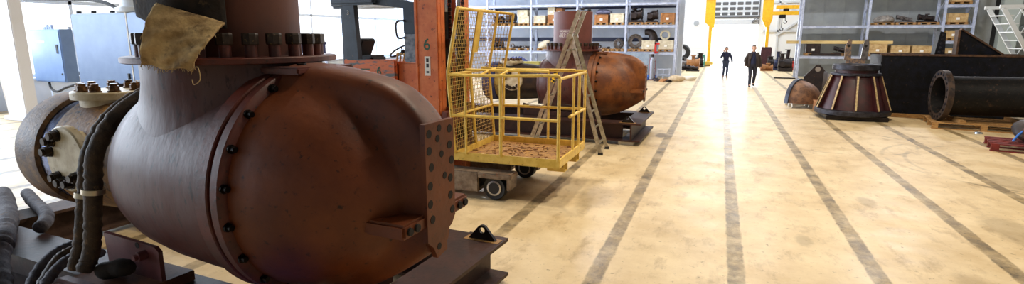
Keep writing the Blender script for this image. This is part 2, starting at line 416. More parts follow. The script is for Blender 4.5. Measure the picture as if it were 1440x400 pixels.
wr = MB(); wr.b2((4.0, 34.6, 0), (12.72, 34.9, HZ)); wr.b2((14.0, 36.0, 0), (17, 36.3, HZ))
for k in range(9): wr.b2((4.2 + k * .98, 34.585, .1), (4.23 + k * .98, 34.6, HZ))
struct(wr.build('wall_right_partition', wallr_m, smooth=0))
struct(MB().b2((12.95, 34.3, 0), (13.7, 34.9, HZ), .02).build('pillar_partition', M('pale_green_pillar', (196, 206, 200)), smooth=0))
struct(MB().b2((12.72, 34.7, 0), (12.95, 34.85, HZ)).build('trim_partition', M('door_seal', (24, 24, 26)), smooth=0))
struct(MB().b2((16.7, -8, 0), (17, 50, HZ)).build('wall_right', wallr_m, smooth=0))
struct(MB().b2((-20.3, -8.3, 0), (17, -8, HZ)).build('wall_front', wallr_m, smooth=0))
struct(MB().b2((4.0, 34.9, 0), (4.25, 50, HZ - .01)).build('wall_side_bay', wallw_m, smooth=0)) if False else None
col = MB(); col.b2((-17.85, 8.7, 0), (-17.05, 9.0, HZ), .02); col.b2((-17.93, 8.62, 0), (-16.97, 9.08, .12), .02)
struct(col.build('pillar_left', M('white_pillar', (232, 232, 238)), smooth=0))
struct(MB().b2((-19.95, 9.9, 0), (-15.5, 10.05, .1)).build('trim_floor_kerb', M('kerb_grey', (150, 156, 166)), smooth=0))
xb = MB()
for p, q in (((4.2, 49.9, 2.3), (8.2, 49.9, 5.2)), ((4.2, 49.9, 5.2), (8.2, 49.9, 2.3)), ((3.3, 49.9, 5.0), (4.9, 49.9, 6.2))): xb.bar(p, q, .14, .14)
for x in (4.3,): xb.b2((x - .06, 49.84, 0), (x + .06, 49.98, 6))
xb.b2((3.2, 49.84, 2.6), (9, 49.96, 2.75)); xb.b2((3.2, 49.84, 4.9), (9, 49.96, 5.02))
struct(xb.build('trim_wall_bracing', M('bracing', (206, 210, 216)), smooth=0))

# yellow gantry spanning the far door
g = thing('gantry_crane', 'yellow gantry crane straddling the open far door', 'crane', (0, 45, 0))
MB().b2((-3.4, -.35, 5.1), (3.9, .35, 6.1), .03).build('girder', crane_m, g, 0)
mbx = MB(); mbx.b2((-2.25, -.37, 5.22), (-1.1, -.345, 5.5)); mbx.build('maker_plate', M('plate_blue', (40, 46, 110)), g, 0)
for k, c in enumerate(((226, 222, 226), (206, 120, 90), (96, 160, 140), (150, 110, 190))):
    MB().b2((-1.98 + k * .16, -.375, 5.29), (-1.88 + k * .16, -.37, 5.43)).build('plate_mark', M('plate_mark_%d' % k, c), g, 0)
for s, x in ((1, -.88), (-1, 3.1)):
    l = MB(); l.prism([(x - s * .0 - .34, 6.0), (x + .34, 6.0), (x + .34, 3.5), (x + .16, 2.9), (x - .1, 2.9), (x - .34, 3.4)] if s < 0 else
                      [(x - .34, 6.0), (x + .34, 6.0), (x + .34, 2.9), (x + .08, 2.9), (x - .34, 3.3)], .4, frame((0, .2, 0), (1, 0, 0), (0, 0, 1)))
    l.b2((x - .02, -.14, .3), (x + .2, .14, 3.0), .01)
    l.build('leg', crane_m, g, 0)
    e = MB(); e.b2((x - .32, -.7, .1), (x + .42, .7, .34), .02); e.cyl((x - .1, -.5, .12), (x + .25, -.5, .12), .12); e.cyl((x - .1, .5, .12), (x + .25, .5, .12), .12)
    e.build('end_carriage', M('carriage_yellow', (206, 170, 70)), g, 0)
for (x0, z, y, lab) in ((3.75, 4.42, 46.5, 'upper yellow jib hoist beam high beside the far wall'), (3.3, 3.86, 44.0, 'lower yellow jib hoist beam with a hook block hanging from it')):
    h = thing('hoist_beam', lab, 'hoist', (x0, y, 0))
    MB().b2((0, -.12, z - .13), (4.2, .12, z + .13), .01).build('beam', crane_m, h, 0)
    MB().b2((1.8, -.14, z - .07), (3.0, -.115, z + .07)).build('name_panel', M('plate_navy', (60, 56, 90)), h, 0)
    k = MB(); k.b2((.5, -.16, z - .36), (.9, .16, z - .1), .02); k.cyl((.7, 0, z - .36), (.7, 0, z - 1.0), .02); k.tube(bend([(.7, 0, z - 1.0), (.82, 0, z - 1.1), (.7, 0, z - 1.22), (.6, 0, z - 1.12)]), .03)
    k.build('hook_block', dsteel_m, h)
    k = MB(); k.b2((4.0, -.15, 0), (4.3, .15, z + .3), .02); k.build('post', crane_m, h, 0)

# ------------------------------------------------------------------ pallet racks
def rack(label, loc, xs, depth, top, beams, rail=None, floor_levels=()):
    t = thing('pallet_rack', label, 'rack', loc)
    for x in xs:
        f = MB()
        for y in (0.05, depth - .05): f.b2((x - .055, y - .05, 0), (x + .055, y + .05, top), .008); f.b2((x - .1, y - .09, 0), (x + .1, y + .09, .015))
        z = .35; k = 0
        while z + .8 < top:
            a, b = (.08, depth - .08) if k % 2 else (depth - .08, .08)
            f.bar((x, a, z), (x, b, z + .75), .035, .035); z += .75; k += 1
        f.build('upright_frame', galv_m, t, 0)
    for i in range(len(xs) - 1):
        for z in beams(i):
            for y in (.05, depth - .05): MB().b2((xs[i] + .055, y - .03, z - .13), (xs[i + 1] - .055, y + .03, z), .006).build('beam', galv_m, t, 0)
            MB().b2((xs[i] + .06, .0, z), (xs[i + 1] - .06, depth, z + .02)).build('shelf_panel', deck_m, t, 0)
        if rail:
            for z in rail: MB().b2((xs[i], depth + .05, z), (xs[i + 1], depth + .13, z + .22)).build('back_rail', shadowbeam_m, t, 0)
    return t
Y1 = 29.3
XL = [-18.0, -15.3, -12.65, -10.0, -7.36, -4.72, -2.17]
rack('long galvanised pallet rack holding crates and machine parts along the pale back wall', (0, Y1, 0), XL, 1.1, 6.2, lambda i: (1.42, 2.8, 3.95, 5.2), (1.95, 3.72))
Y2 = 33.0
XR = [3.97, 7.02, 10.21, 11.42]
rack('galvanised pallet rack by the grey partition with long timber across it', (0, Y2, 0), XR, 1.1, 6.2, lambda i: (1.19, 2.77, 4.7) if i < 2 else (1.19, 2.0, 2.77, 3.75))

def pallet_mb(w=1.2, d=.8, h=.13):
    p = MB()
    for k in range(5): p.b2((-w / 2, -d / 2 + k * d / 4.0 * .86 , h - .022), (w / 2, -d / 2 + k * d / 4 * .86 + d * .14, h))
    for x in (-w / 2 + .07, 0, w / 2 - .07):
        for y in (-d / 2 + .05, 0, d / 2 - .05): p.b2((x - .06, y - .05, .02), (x + .06, y + .05, h - .022))
    for y in (-d / 2 + .05, 0, d / 2 - .05): p.b2((-w / 2, y - .05, 0), (w / 2, y + .05, .02))
    return p
def rx(px, Y, z=2.2): return at(px, 52, Y).x
def put_pallet(x, y, z, w, label, group, m=None, rz=0, d=.8, h=.13):
    o = pallet_mb(w, d, h).build('pallet', m or pal_m, None, 0, (x, y, z), (0, 0, rz)); tag(o, label, 'pallet', group); return o
def crate(x, y, z, w, d, h, m, label, group=None, lidm=None, cat='crate', name='wooden_crate'):
    t = thing(name, label, cat, (x, y, z), 0, group)
    b = MB(); b.b2((-w / 2, -d / 2, 0), (w / 2, d / 2, h - .03), .006)
    for sx in (-w / 2 + .05, w / 2 - .05): b.b2((sx - .04, -d / 2 - .015, 0), (sx + .04, -d / 2, h - .03))
    b.b2((-w / 2 + .09, -d / 2 - .012, h * .4), (w / 2 - .09, -d / 2, h * .4 + .07))
    b.build('body', m, t, 0)
    MB().b2((-w / 2 - .01, -d / 2 - .02, h - .03), (w / 2 + .01, d / 2 + .02, h), .004).build('lid', lidm or m, t, 0)
    MB().b2((-.07, -d / 2 - .02, h * .25), (.07, -d / 2 - .012, h * .25 + .11)).build('paper_tag', paper_m, t, 0)
    return t
GP1, GP2, GP3 = 'pallets on the lower rack shelf', 'pallets on the middle rack shelf', 'pallets in the partition rack'
def shelf_row(Y, z, group, where, items):
    """items: (px0, px1, kind, label, pallet label)"""
    yc = Y + .52
    for px0, px1, kind, label, plabel in items:
        x0, x1 = rx(px0, Y), rx(px1, Y); XS = XL if Y == Y1 else XR
        bay = max(i for i in range(len(XS)) if XS[i] <= (x0 + x1) / 2); lo, hi = XS[bay] + .1, XS[bay + 1] - .1
        if x1 - x0 < .7: x0, x1 = (x0 + x1) / 2 - .35, (x0 + x1) / 2 + .35
        d = max(0, lo - x0) - max(0, x1 - hi); x0, x1 = max(lo, x0 + d), min(hi, x1 + d)
        x = (x0 + x1) / 2; w = x1 - x0; zz = z + .021
        if plabel:
            put_pallet(x, yc, zz, max(w, .7), plabel, group); zz += .13
        k, args = kind[0], kind[1:]
        if k == 'crate': crate(x, yc, zz, w * .94, .74, args[0], args[1], label)
        elif k == 'lump':
            o = (MB().machine((0, 0, 0), w * .95, .7, args[0], args[2]) if args[1] in (castdk, castgr) else MB().lump((0, 0, args[0] * .35), (w * .9, .7, args[0]), args[2], .28)).build('machine_part', args[1], None, 40, (x, yc, zz)); tag(o, label, 'machine part')
        elif k == 'ring':
            r = args[0]; t = thing('flanged_ring', label, 'ring', (x, yc, zz), R(args[1] if len(args) > 1 else 10))
            m = MB(); m.lathe([(r * .45, -.12), (r, -.12), (r, .0), (r * .75, .02), (r * .7, .14), (r * .45, .14), (r * .45, -.12)], 28, (0, 0, r), 'y', False); m.build('ring_body', castgr, t)
            m = MB()
            for q in range(10): a = q * PI / 5; m.cyl((r * .86 * math.cos(a), -.16, r + r * .86 * math.sin(a)), (r * .86 * math.cos(a), -.11, r + r * .86 * math.sin(a)), r * .07, None, 8)
            m.build('ring_bolt', dsteel_m, t)
            MB().b2((-r * .6, -.1, -.0), (r * .6, .1, r * .1)).build('chock', pal_m, t, 0)
        elif k == 'elbow':
            pts = bend([(-.5 * w, -.05, args[0] * .8), (-.1 * w, -.05, args[0] * .78), (.22 * w, 0, args[0] * .6), (.24 * w, 0, .0)], 6)
            o = MB().tube(pts, [args[0] * .2 + .004 * i for i in range(len(pts))], 18).build('pipe_elbow', castdk, None, 40, (x, yc, zz)); tag(o, label, 'pipe elbow')
        elif k == 'scrap':
            for q in range(args[0]):
                xx = x0 + (q + .5) * w / args[0]; rr = random.Random(args[1] * 31 + q); r = min(w / args[0] * .46, .2) * rr.uniform(.8, 1.1)
                o = MB()
                if q % 3 == 0: o.lathe([(r * .5, -.08), (r, -.08), (r, .08), (r * .5, .08), (r * .5, -.08)], 18, (0, 0, r), 'y', False); nm, lb = 'pipe_ring', 'round pipe ring'
                elif q % 3 == 1: o.cyl((-r, 0, r * .5), (r, 0, r * .5), r * .5, None, 14); o.cyl((-r, 0, r * .5), (-r * .8, 0, r * .5), r * .75 if r * .75 < r * .5 else r * .5, None, 14); nm, lb = 'pipe_stub', 'short pipe stub'
                else: o.lump((0, 0, r * .5), (r * 2, .4, r * 1.5), args[1] + q, .3); nm, lb = 'casting', 'lumpy casting'
                o = o.build(nm, [castdk, castgr, castdk][(q + args[1]) % 3], None, 40, (xx, yc - .1 - .02 * q, zz))
                tag(o, '%s %s, %s' % (lb, label, ORD[q]), 'machine part', 'loose parts on the rack')
ORD = ['first from the windows', 'second from the windows', 'third from the windows', 'fourth from the windows', 'fifth from the windows', 'sixth from the windows']
shelf_row(Y1, 2.8, GP2, '', [
    (690, 706, ('lump', .45, castdk, 3), 'dark casting on the middle shelf, seen through the basket mesh', 'middle shelf pallet under the dark casting behind the mesh'),
    (707, 722, ('lump', .55, castdk, 5), 'round backed dark casting on the middle shelf beside the mesh wing', 'middle shelf pallet under the round backed casting'),
    (727, 743, ('crate', .38, crate_w), 'pale crate on the middle shelf carrying another crate on top', 'middle shelf pallet under the doubled pale crates'),
    (748, 764, ('crate', .42, crate_w), 'single pale crate just past the second rack post', 'middle shelf pallet under the single pale crate'),
    (768, 787, ('crate', .45, crate_b), 'brown crate in the tall stack behind the riser tube', 'middle shelf pallet under the tall crate stack'),
    (834, 854, ('crate', .42, crate_b), 'brown crate under a bluish tarp on the middle shelf', 'middle shelf pallet under the tarped crate'),
    (856, 876, ('crate', .46, crate_w), 'cream crate with a paper tag beside the tarped crate', 'middle shelf pallet under the cream tagged crate'),
    (882, 903, ('lump', .75, castdk, 11), 'big dark slanted housing on the middle shelf', 'middle shelf pallet under the dark housing'),
    (905, 924, ('lump', .6, castdk, 17), 'jagged dark casting on the middle shelf next to the cardboard crate', 'middle shelf pallet under the jagged casting'),
    (929, 950, ('crate', .46, crate_b), 'brown cardboard crate at the door end of the middle shelf', 'middle shelf pallet at the door end'),
])
yc1 = Y1 + .52
def x1(px): return rx(px, Y1)
crate(x1(735) - .1, yc1, 2.8 + .15 + .38, .62, .6, .36, crate_w, 'upper pale crate riding on another crate on the middle shelf')
crate(x1(773), yc1, 2.8 + .15 + .45, .42, .6, .42, crate_w, 'cream box topping the tall stack behind the riser tube')
crate(x1(784), yc1, 2.8 + .15 + .45, .36, .6, .36, crate_b, 'brown box topping the tall stack behind the riser tube')
o = MB().lump((0, 0, .1), (.85, .7, .32), 23, .25).build('tarp_cover', tarp_g, None, 40, (x1(844), yc1, 2.8 + .15 + .455)); tag(o, 'crumpled bluish tarp lying on top of a brown crate', 'tarp')
shelf_row(Y1, 1.42, GP1, '', [
    (686, 704, ('lump', .5, castdk, 31), 'dark lumpy casting on the lower shelf behind the mesh wing', 'lower shelf pallet behind the mesh wing'),
    (714, 743, ('scrap', 5, 4), 'on the lower shelf behind the basket', 'lower shelf pallet strewn with loose parts behind the basket'),
    (754, 772, ('lump', .6, crate_w, 41), 'pale wrapped bundle on the lower shelf left of the riser tube', 'lower shelf pallet under the pale bundle'),
    (838, 857, ('scrap', 3, 9), 'on the lower shelf beside the riser tube', 'lower shelf pallet right beside the riser tube'),
    (860, 876, ('ring', .27, 25), 'small flanged ring tilted on the lower shelf', 'lower shelf pallet under the small flanged ring'),
    (881, 900, ('ring', .39), 'large round flanged ring standing on the lower shelf', 'dark lower shelf pallet under the large ring'),
    (902, 921, ('crate', .44, crate_w), 'pale crate on the lower shelf carrying a dark pipe elbow', 'lower shelf pallet under the crate with the elbow'),
    (926, 948, ('crate', .46, crate_w), 'pale crate at the door end of the lower shelf', 'lower shelf pallet at the door end'),
])
p = bend([(-.26, 0, .43), (-.1, 0, .44), (.08, 0, .38), (.18, 0, .2), (.18, 0, .0)], 6)
o = MB().tube(p, [.15 + .004 * i for i in range(len(p))], 20).build('pipe_elbow', castdk, None, 40, (x1(912), yc1, 1.42 + .15 + .44)); tag(o, 'dark pipe elbow standing on a pale crate', 'pipe elbow')
o = MB().lathe([(.17, -.1), (.26, -.1), (.26, .1), (.17, .1), (.17, -.1)], 24, (0, 0, .26), 'y', False).build('pale_hoop', crate_w, None, 40, (x1(934), yc1, 1.42 + .155 + .46)); tag(o, 'pale hoop standing on the crate at the door end', 'ring')
t = thing('red_clamp', 'red clamp hanging at the shelf edge beside the door end crate', 'clamp', (x1(923), Y1 - .12, 1.35))
m = MB(); m.b2((-.05, -.04, 0), (.05, .04, .55), .01); m.b2((-.05, -.04, .46), (.2, .04, .56), .01); m.b2((-.05, -.04, .05), (.12, .14, .1), .01); m.build('clamp_frame', red_m, t, 0)
m = MB(); m.cyl((.15, 0, .32), (.15, 0, .47), .02); m.build('clamp_screw', steel_m, t)
# floor level below the long rack
t = thing('sheet_metal', 'grey galvanised sheet panel leaning below the lower shelf', 'panel', (x1(892), Y1 - .14, 0))
m = MB(); m.b2((-.82, -.02, 0), (.82, .02, 1.36), .004); m.build('sheet', M('sheet_grey', (156, 172, 190), (136, 152, 172), .35, .3, 5), t, 0)
m = MB(); m.b2((-.82, .02, .05), (-.76, .1, 1.3)); m.b2((.76, .02, .05), (.82, .1, 1.3)); m.build('stiffener', galv_m, t, 0)
t = thing('gas_cylinder', 'tall grey gas cylinder on the blue wheeled trolley', 'gas cylinder', (x1(921), Y1 - .62, .06))
m = MB(); m.lathe([(.0, 0), (.11, .01), (.115, .05), (.115, .95), (.1, 1.05), (.05, 1.12), (.035, 1.14)], 20); m.build('cylinder_body', gas_m, t)
m = MB(); m.lathe([(.035, 1.13), (.07, 1.14), (.075, 1.26), (.06, 1.28)], 16); m.build('valve_cap', castdk, t)
t = thing('cylinder_trolley', 'small hand trolley with blue wheels carrying the gas cylinder', 'trolley', (x1(921), Y1 - .55, 0))
for s in (-1, 1):
    m = MB(); m.lathe([(.0, -.03), (.06, -.03), (.14, -.025), (.14, .025), (.06, .03), (.0, .03)], 20, (s * .2, .1, .14), 'x'); m.build('wheel', M('trolley_blue', (40, 90, 170)), t)
m = MB()
for s in (-1, 1): m.tube([(s * .14, .08, .1), (s * .14, .1, 1.0), (s * .14, .22, 1.15)], .015)
for z in (.25, .6, .95): m.tube([(-.14, .085, z), (.14, .085, z)], .012)
m.b2((-.14, -.16, .03), (.14, .1, .05)); m.cyl((-.2, .1, .14), (.2, .1, .14), .012); m.build('frame', M('trolley_red', (150, 70, 66)), t)
t = thing('wire_crate', 'see-through wire crate standing on the floor at the rack end', 'crate', (x1(937), Y1 - .5, 0))
m = MB()
for z in (.02, .3, .58): m.tube([(-.3, -.2, z), (.3, -.2, z), (.3, .2, z), (-.3, .2, z)], .012, 5, True)
for x, y in ((-.3, -.2), (.3, -.2), (.3, .2), (-.3, .2), (0, -.2), (0, .2)): m.tube([(x, y, 0), (x, y, .58)], .012, 5)
m.build('frame', galv_m, t); MB().b2((-.29, -.19, .02), (.29, .19, .05)).build('base', crate_b, t, 0)
for k, (px, sc, lb) in enumerate(((929, .17, 'in front of the wire crate'), (939, .2, 'beside the wire crate'), (947, .15, 'at the foot of the end post'))):
    o = MB().lump((0, 0, sc * .35), (sc * 2, .3, sc), 50 + k, .3).build('scrap_casting', [castdk, crate_b, castdk][k], None, 40, (x1(px), Y1 - 1.05 - .1 * k, 0)); tag(o, 'small scrap casting on the floor ' + lb, 'scrap')
o = MB().lump((0, 0, .12), (.8, .5, .34), 61, .14).build('sack', M('pale_sack', (206, 184, 150), (180, 156, 120)), None, 40, (at(956, 52, 28.7).x - .05, 28.6, 0)); tag(o, 'pale slumped sack lying on the floor at the rack end', 'sack')
o = MB().lump((0, 0, .1), (.7, .5, .28), 64, .14).build('sack', M('white_sack', (226, 220, 206)), None, 40, (at(973, 52, 29.4).x, 29.5, 0)); tag(o, 'white slumped sack next to the pale sack', 'sack')
o = MB().surf(lambda u, v: Vector(((.95 - .12 * v) * math.cos(2 * PI * u) * (1 - .75 * v ** 3), (.6 - .1 * v) * math.sin(2 * PI * u) * (1 - .75 * v ** 3), 1.15 * v ** .75 + .05 * math.sin(14 * u * PI) * v)), 40, 10).build('tarpaulin', tarp_m, None, 60, (at(727, 52, 27.2).x, 27.2, 0)); tag(o, 'dark blue tarpaulin heaped over something behind the basket', 'tarpaulin')
crate(at(747, 52, 26.0).x, 26.0, 0, 1.15, .8, .98, M('olive_box', (170, 160, 84), (150, 140, 70)), 'olive yellow box on the floor beside the blue tarpaulin', None, None, 'box', 'storage_box')

# partition rack
shelf_row(Y2, 1.19, GP3, '', [
    (1135, 1157, ('crate', .5, castdk), 'black box on the lower partition shelf under the long timber', 'partition rack pallet under the black box'),
    (1177, 1196, ('lump', .3, castdk, 71), 'low dark casting on the lower partition shelf behind the clevis', 'partition rack pallet under the low dark casting'),
    (1223, 1252, ('crate', .5, crate_m), 'brown crate under the end of the long timber', 'partition rack pallet under the timber end crate'),
    (1256, 1284, ('crate', .42, crate_m), 'middle brown crate of the three on the lower partition shelf', 'partition rack pallet under the middle brown crate'),
    (1286, 1315, ('crate', .42, crate_m), 'brown crate just before the tall black fins', 'partition rack pallet beside the black fins'),
    (1328, 1353, ('crate', .3, crate_m), 'low brown crate in the narrow bay between the black fins', 'partition rack pallet between the black fins'),
])
shelf_row(Y2, 2.77, GP3, '', [
    (1228, 1256, ('lump', .36, M('wrapped_parts', (150, 142, 132), (110, 104, 100), .6, 0, 9), 73), 'pale film wrapped bundle on the upper partition shelf', 'partition rack pallet under the wrapped bundle'),
    (1258, 1287, ('lump', .3, castgr, 75), 'low grey tangle of parts on the upper partition shelf', 'partition rack pallet under the grey tangle'),
    (1289, 1320, ('lump', .42, castdk, 77), 'long dark bundle on the upper partition shelf', 'partition rack pallet under the dark bundle'),
    (1330, 1360, ('crate', .42, crate_m), 'brown crate halfway up the narrow rack bay', 'partition rack pallet halfway up the narrow bay'),
])
shelf_row(Y2, 2.0, GP3, '', [(1330, 1354, ('crate', .36, crate_m), 'crate with a white sheet in the narrow bay behind the fins', 'partition rack pallet behind the fins')])
shelf_row(Y2, 3.75, GP3, '', [(1332, 1362, ('crate', .36, crate_m), 'highest crate seen in the narrow rack bay', 'highest partition rack pallet')])
for px, z, lb in ((1150, 1.21, 'lower'),):
    o = MB().b2((-.7, -.06, 0), (.7, .06, .13), .01).build('steel_bar', castdk, None, 0, (rx(1165, Y2), Y2 + .1, 1.213)); tag(o, 'short dark steel bar lying between the black box and the clevis', 'bar')
zt = 1.19 + .15 + .5
o = MB().b2((-2.45, -.05, 0), (2.45, .05, .16), .006).build('timber_plank', M('fresh_timber', (216, 190, 130), (196, 166, 106), .7, 0, 3, stretch=(.3, 3, 3)), None, 0, (rx(1181, Y2) + .0, Y2 + .3, zt)); tag(o, 'long pale timber plank spanning the partition rack', 'plank')
# ------------------------------------------------------------------ the big valves
AZ = 1.25
def dome_r(x, th, x0=.76, xe=1.72, Rb=.70):
    k = (x - x0) / .85
    rd = Rb * max(0., 1 - min(1., abs(k)) ** 2.) ** .52
    t = min(1., max(0., (x - x0) / (xe - x0)))
    c, s = math.cos(th), math.sin(th)
    top = .752 - .06 * t - .235 * t ** 5.5; bot = .72 - .38 * t ** 2.2
    hw = .145 + .11 * (1 - t); hh = top if s >= 0 else bot
    n = 5.5
    rb = ((abs(c) / hw) ** n + (abs(s) / hh) ** n) ** (-1 / n)
    p = 10.
    return (max(rd, 1e-4) ** p + rb ** p) ** (1 / p)
def dome_mb():
    m = MB(); nx, nt = 60, 120
    def row(x): return m.ring([(x, dome_r(x, 2 * PI * j / nt) * math.cos(2 * PI * j / nt), AZ + dome_r(x, 2 * PI * j / nt) * math.sin(2 * PI * j / nt)) for j in range(nt)])
    prev = None
    for i in range(nx + 1):
        t = i / nx; x = .76 + .96 * (1 - (1 - t) ** 1.5)
        r = row(x)
        if prev: m.skin(prev, r)
        else: m.cap(r, True)
        prev = r
    m.cap(prev); return m
def make_valve(label, loc, rz, mats, marked):
    """horizontal casing along local X, neck up at the origin; domed end at +X, capped inlet at -X"""
    mb_, md, mr, mn, ml, mi, mband, mend = mats
    t = thing('valve', label, 'valve', loc, rz); NX = .08; NO = (NX, 0, 0)
    m = MB(); m.lathe([(.40, -.66), (.52, -.6), (.615, -.5), (.655, -.36), (.69, -.1), (.705, .2), (.71, .60)], 72, (0, 0, AZ), 'x'); cas = m.build('casing', mb_, t)
    m = MB(); m.lathe([(.50, -.60), (.56, -.595), (.585, -.55), (.58, -.5), (.53, -.49)], 48, (0, 0, AZ), 'x', False); m.build('weld_collar', band_m if marked else mb_, t)
    def neck(u, v):
        p = 2 * PI * u; rb = .612; zb = AZ + math.sqrt(max(0., .703 ** 2 - (rb * math.sin(p)) ** 2)) - .012
        z = zb + (2.04 - zb) * v ** 1.5; k = max(0., 1 - (z - zb) / .24); r = .575 + .037 * k * k
        return Vector((NX + r * math.cos(p), r * math.sin(p), z))
    m = MB(); m.surf(lambda u, v: neck(v, u), 20, 96, True)
    m.build('neck', mb_, t)
    MB().lathe([(.43, 2.035), (.665, 2.035), (.675, 2.04), (.675, 2.07), (.665, 2.075), (.43, 2.075)], 72, NO, caps=True).build('neck_flange', rust_dark, t)
    m = MB(); m.lathe([(.438, 2.075), (.438, 2.955), (.424, 2.96), (.424, 2.075)], 64, NO, caps=False); m.lathe([(.0, 2.1), (.426, 2.1)], 48, NO, caps=False); ri = m.build('riser', mr, t)
    n = 24
    for k in range(n):
        a = 2 * PI * (k + .05) / n; x, y = NX + .552 * math.cos(a), .552 * math.sin(a)
        s = MB().cyl((x, y, 2.075), (x, y, 2.16), .036, .036, 14).build('stud', mn, t)
        q = MB(); q.lathe([(.046, 2.152), (.049, 2.158), (.049, 2.215), (.045, 2.224), (.0, 2.224)], 8, (x, y, 0)); q.build('nut', nut_m, s, 20)
    m = MB(); m.lathe([(.70, .565), (.745, .57), (.757, .58), (.757, .672), (.75, .68), (.725, .684), (.725, .70), (.745, .704), (.757, .712), (.757, .765), (.745, .775), (.70, .78)], 96, (0, 0, AZ), 'x', False); m.build('ring_flange', ml, t)
    for k in range(20):
        a = 2 * PI * (k + .5) / 20; y, z = .722 * math.cos(a), AZ + .722 * math.sin(a)
        if z > AZ + .66: continue
        m = MB(); m.cyl((.775, y, z), (.787, y, z), .027, None, 12); m.cyl((.787, y, z), (.815, y, z), .018, None, 10); m.build('ring_bolt', bolt_blk, t)
    m = MB(); m.box((.73, .0, AZ + .745), (.38, .5, .045), None, .01); m.build('top_pad', ml, t)
    m = MB(); m.cyl((.80, -.1, AZ + .75), (.80, -.1, AZ + .785), .03, None, 6); m.cyl((.66, .05, AZ + .75), (.66, .05, AZ + .785), .03, None, 6); m.build('pad_bolt', bolt_blk, t)
    dome_mb().build('dome', md, t, 50)
    # bolted end face with two columns of holes
    fp = MB(); f0 = frame((1.715, 0, AZ), (0, 1, 0), (0, 0, 1))
    fp.prism([(-.15, -.2), (-.15, .46), (.165, .46), (.165, -.16), (.125, -.21), (.06, -.24), (.06, -.36), (-.05, -.38), (-.09, -.3), (-.15, -.25)], .035, f0)
    fp.mi = 1
    for y in (-.105, .12):
        for z in (.40, .30, .2, .09, -.02, -.12): fp.cyl((1.748, y + .012 * math.sin(z * 40), AZ + z), (1.752, y + .012 * math.sin(z * 40), AZ + z), .026, None, 12)
    for y, z in ((-.02, .36), (.02, .26), (0, .42), (-.03, -.31), (.05, .12)): fp.cyl((1.748, y, AZ + z), (1.752, y, AZ + z), .022, None, 12)
    fp.build('end_face', [md, hole_m], t, 30)
    for s in (-1, 1):
        b = MB(); b.b2((1.42, s * .10, AZ - .17), (1.735, s * .36, AZ - .08), .015)
        b.mi = 1
        for q in (.24, .31): b.cyl((1.735, s * q, AZ - .125), (1.75, s * q, AZ - .125), .024, None, 10)
        b.build('side_lug', [md, hole_m], t)
    # inlet barrel
    MB().lathe([(.40, -.62), (.42, -.70), (.445, -.95), (.46, -1.25), (.475, -1.52)], 64, (0, 0, AZ), 'x', False).build('inlet_barrel', mi, t)
    MB().lathe([(.462, -1.5), (.468, -1.52), (.458, -1.68), (.465, -1.70)], 64, (0, 0, AZ), 'x', False).build('scraped_band', mband, t)
    MB().lathe([(.46, -1.68), (.49, -1.69), (.495, -1.74), (.49, -1.98), (.475, -2.0), (.44, -2.0), (.43, -1.96), (0, -1.96)], 64, (0, 0, AZ), 'x', False).build('end_ring', mend, t)
    def cover(name, c, nx, up, r, nb, clusters):
        f = frame(c, nx, up); m = MB()
        def P(x, y, z): return f @ Vector((x, y, z))
        pr = [(r * .8, -.12), (r * .8, 0), (r, 0), (r, .05), (r - .01, .06), (0, .06)]
        prev = None
        for rr, h in pr:
            rg = m.ring([P(rr * math.cos(2 * PI * k / 48), rr * math.sin(2 * PI * k / 48), h) for k in range(48)])
            if prev: m.skin(prev, rg)
            prev = rg
        o = m.build(name, cover_m, t)
        for a in clusters:
            m = MB(); x, y = r * .74 * math.cos(R(a)), r * .74 * math.sin(R(a))
            m.cyl(P(x, y, .058), P(x, y, .07), .046, None, 16); m.cyl(P(x, y, .07), P(x, y, .105), .039, None, 6); m.cyl(P(x, y, .105), P(x, y, .125), .028, None, 12)
            m.build('cover_bolt', nb, o, 25)
        return o
    cover('side_cover', (-1.22, -.45, AZ + .05), (1, 0, 0), (0, 0, 1), .25, nut_m, (105, 135, 165, 255, 285, 318, 232))
    cover('top_cover', (-1.40, -.02, AZ + .462), (1, 0, 0), (0, 1, 0), .28, brass_m, (80, 115, 150, 190, 230, 265, 300, 335, 20, 50))
    return t, ri, cas
V1 = (-3.27, 2.919, 0); A1 = R(-4)
v1, ri1, cas1 = make_valve('huge rusty domed valve casing close to the camera under a brown riser', V1, A1, (rust_grey, rust, riser_m, rust_dark, rust_dark, yel_cast, band_m, endring_m), True)
# rows of stamped letters on the neck, worn past reading
st = MB(); rnd = random.Random(3)
for rw, zz, n0 in ((0, 1.83, 9), (1, 1.79, 8)):
    for k in range(n0):
        a = R(214 + k * 2.2 + rw * 2); rr = .577
        st.box((.08 + rr * math.cos(a), rr * math.sin(a), zz), (.004, .011, rnd.uniform(.022, .032)), Matrix.Rotation(a, 3, 'Z') @ Matrix.Rotation(rnd.uniform(-.4, .4), 3, 'X'))
st.build('stamped_marks', M('stamp_dark', (34, 26, 36), None, .8), v1, 0)
V2 = (-3.22, 12.15, .0); A2 = R(-1)
v2, ri2, cas2 = make_valve('farther rusty domed valve behind the stepladder, with a printed notice on its maroon riser', V2, A2, (rust_grey, rust_orange, riser2_m, rust_dark, rust_orange, M('oily_barrel', (60, 44, 34), (34, 28, 30), .45, .1, 6), M('yellow_band', (170, 140, 60), (110, 84, 44), .5, .0, 9), M('blue_end_ring', (44, 54, 104), (32, 38, 74), .45, .0, 6)), False)
v2.scale = (1.0, .93, .93)
nt2 = MB(); nt2.surf(lambda u, v: Vector((.08 + .448 * math.cos(R(-114 + 44 * u)), .448 * math.sin(R(-114 + 44 * u)), 2.33 + .21 * v)), 10, 1).build('notice', M('notice_grey', (128, 98, 108), None, .6), v2, 0)
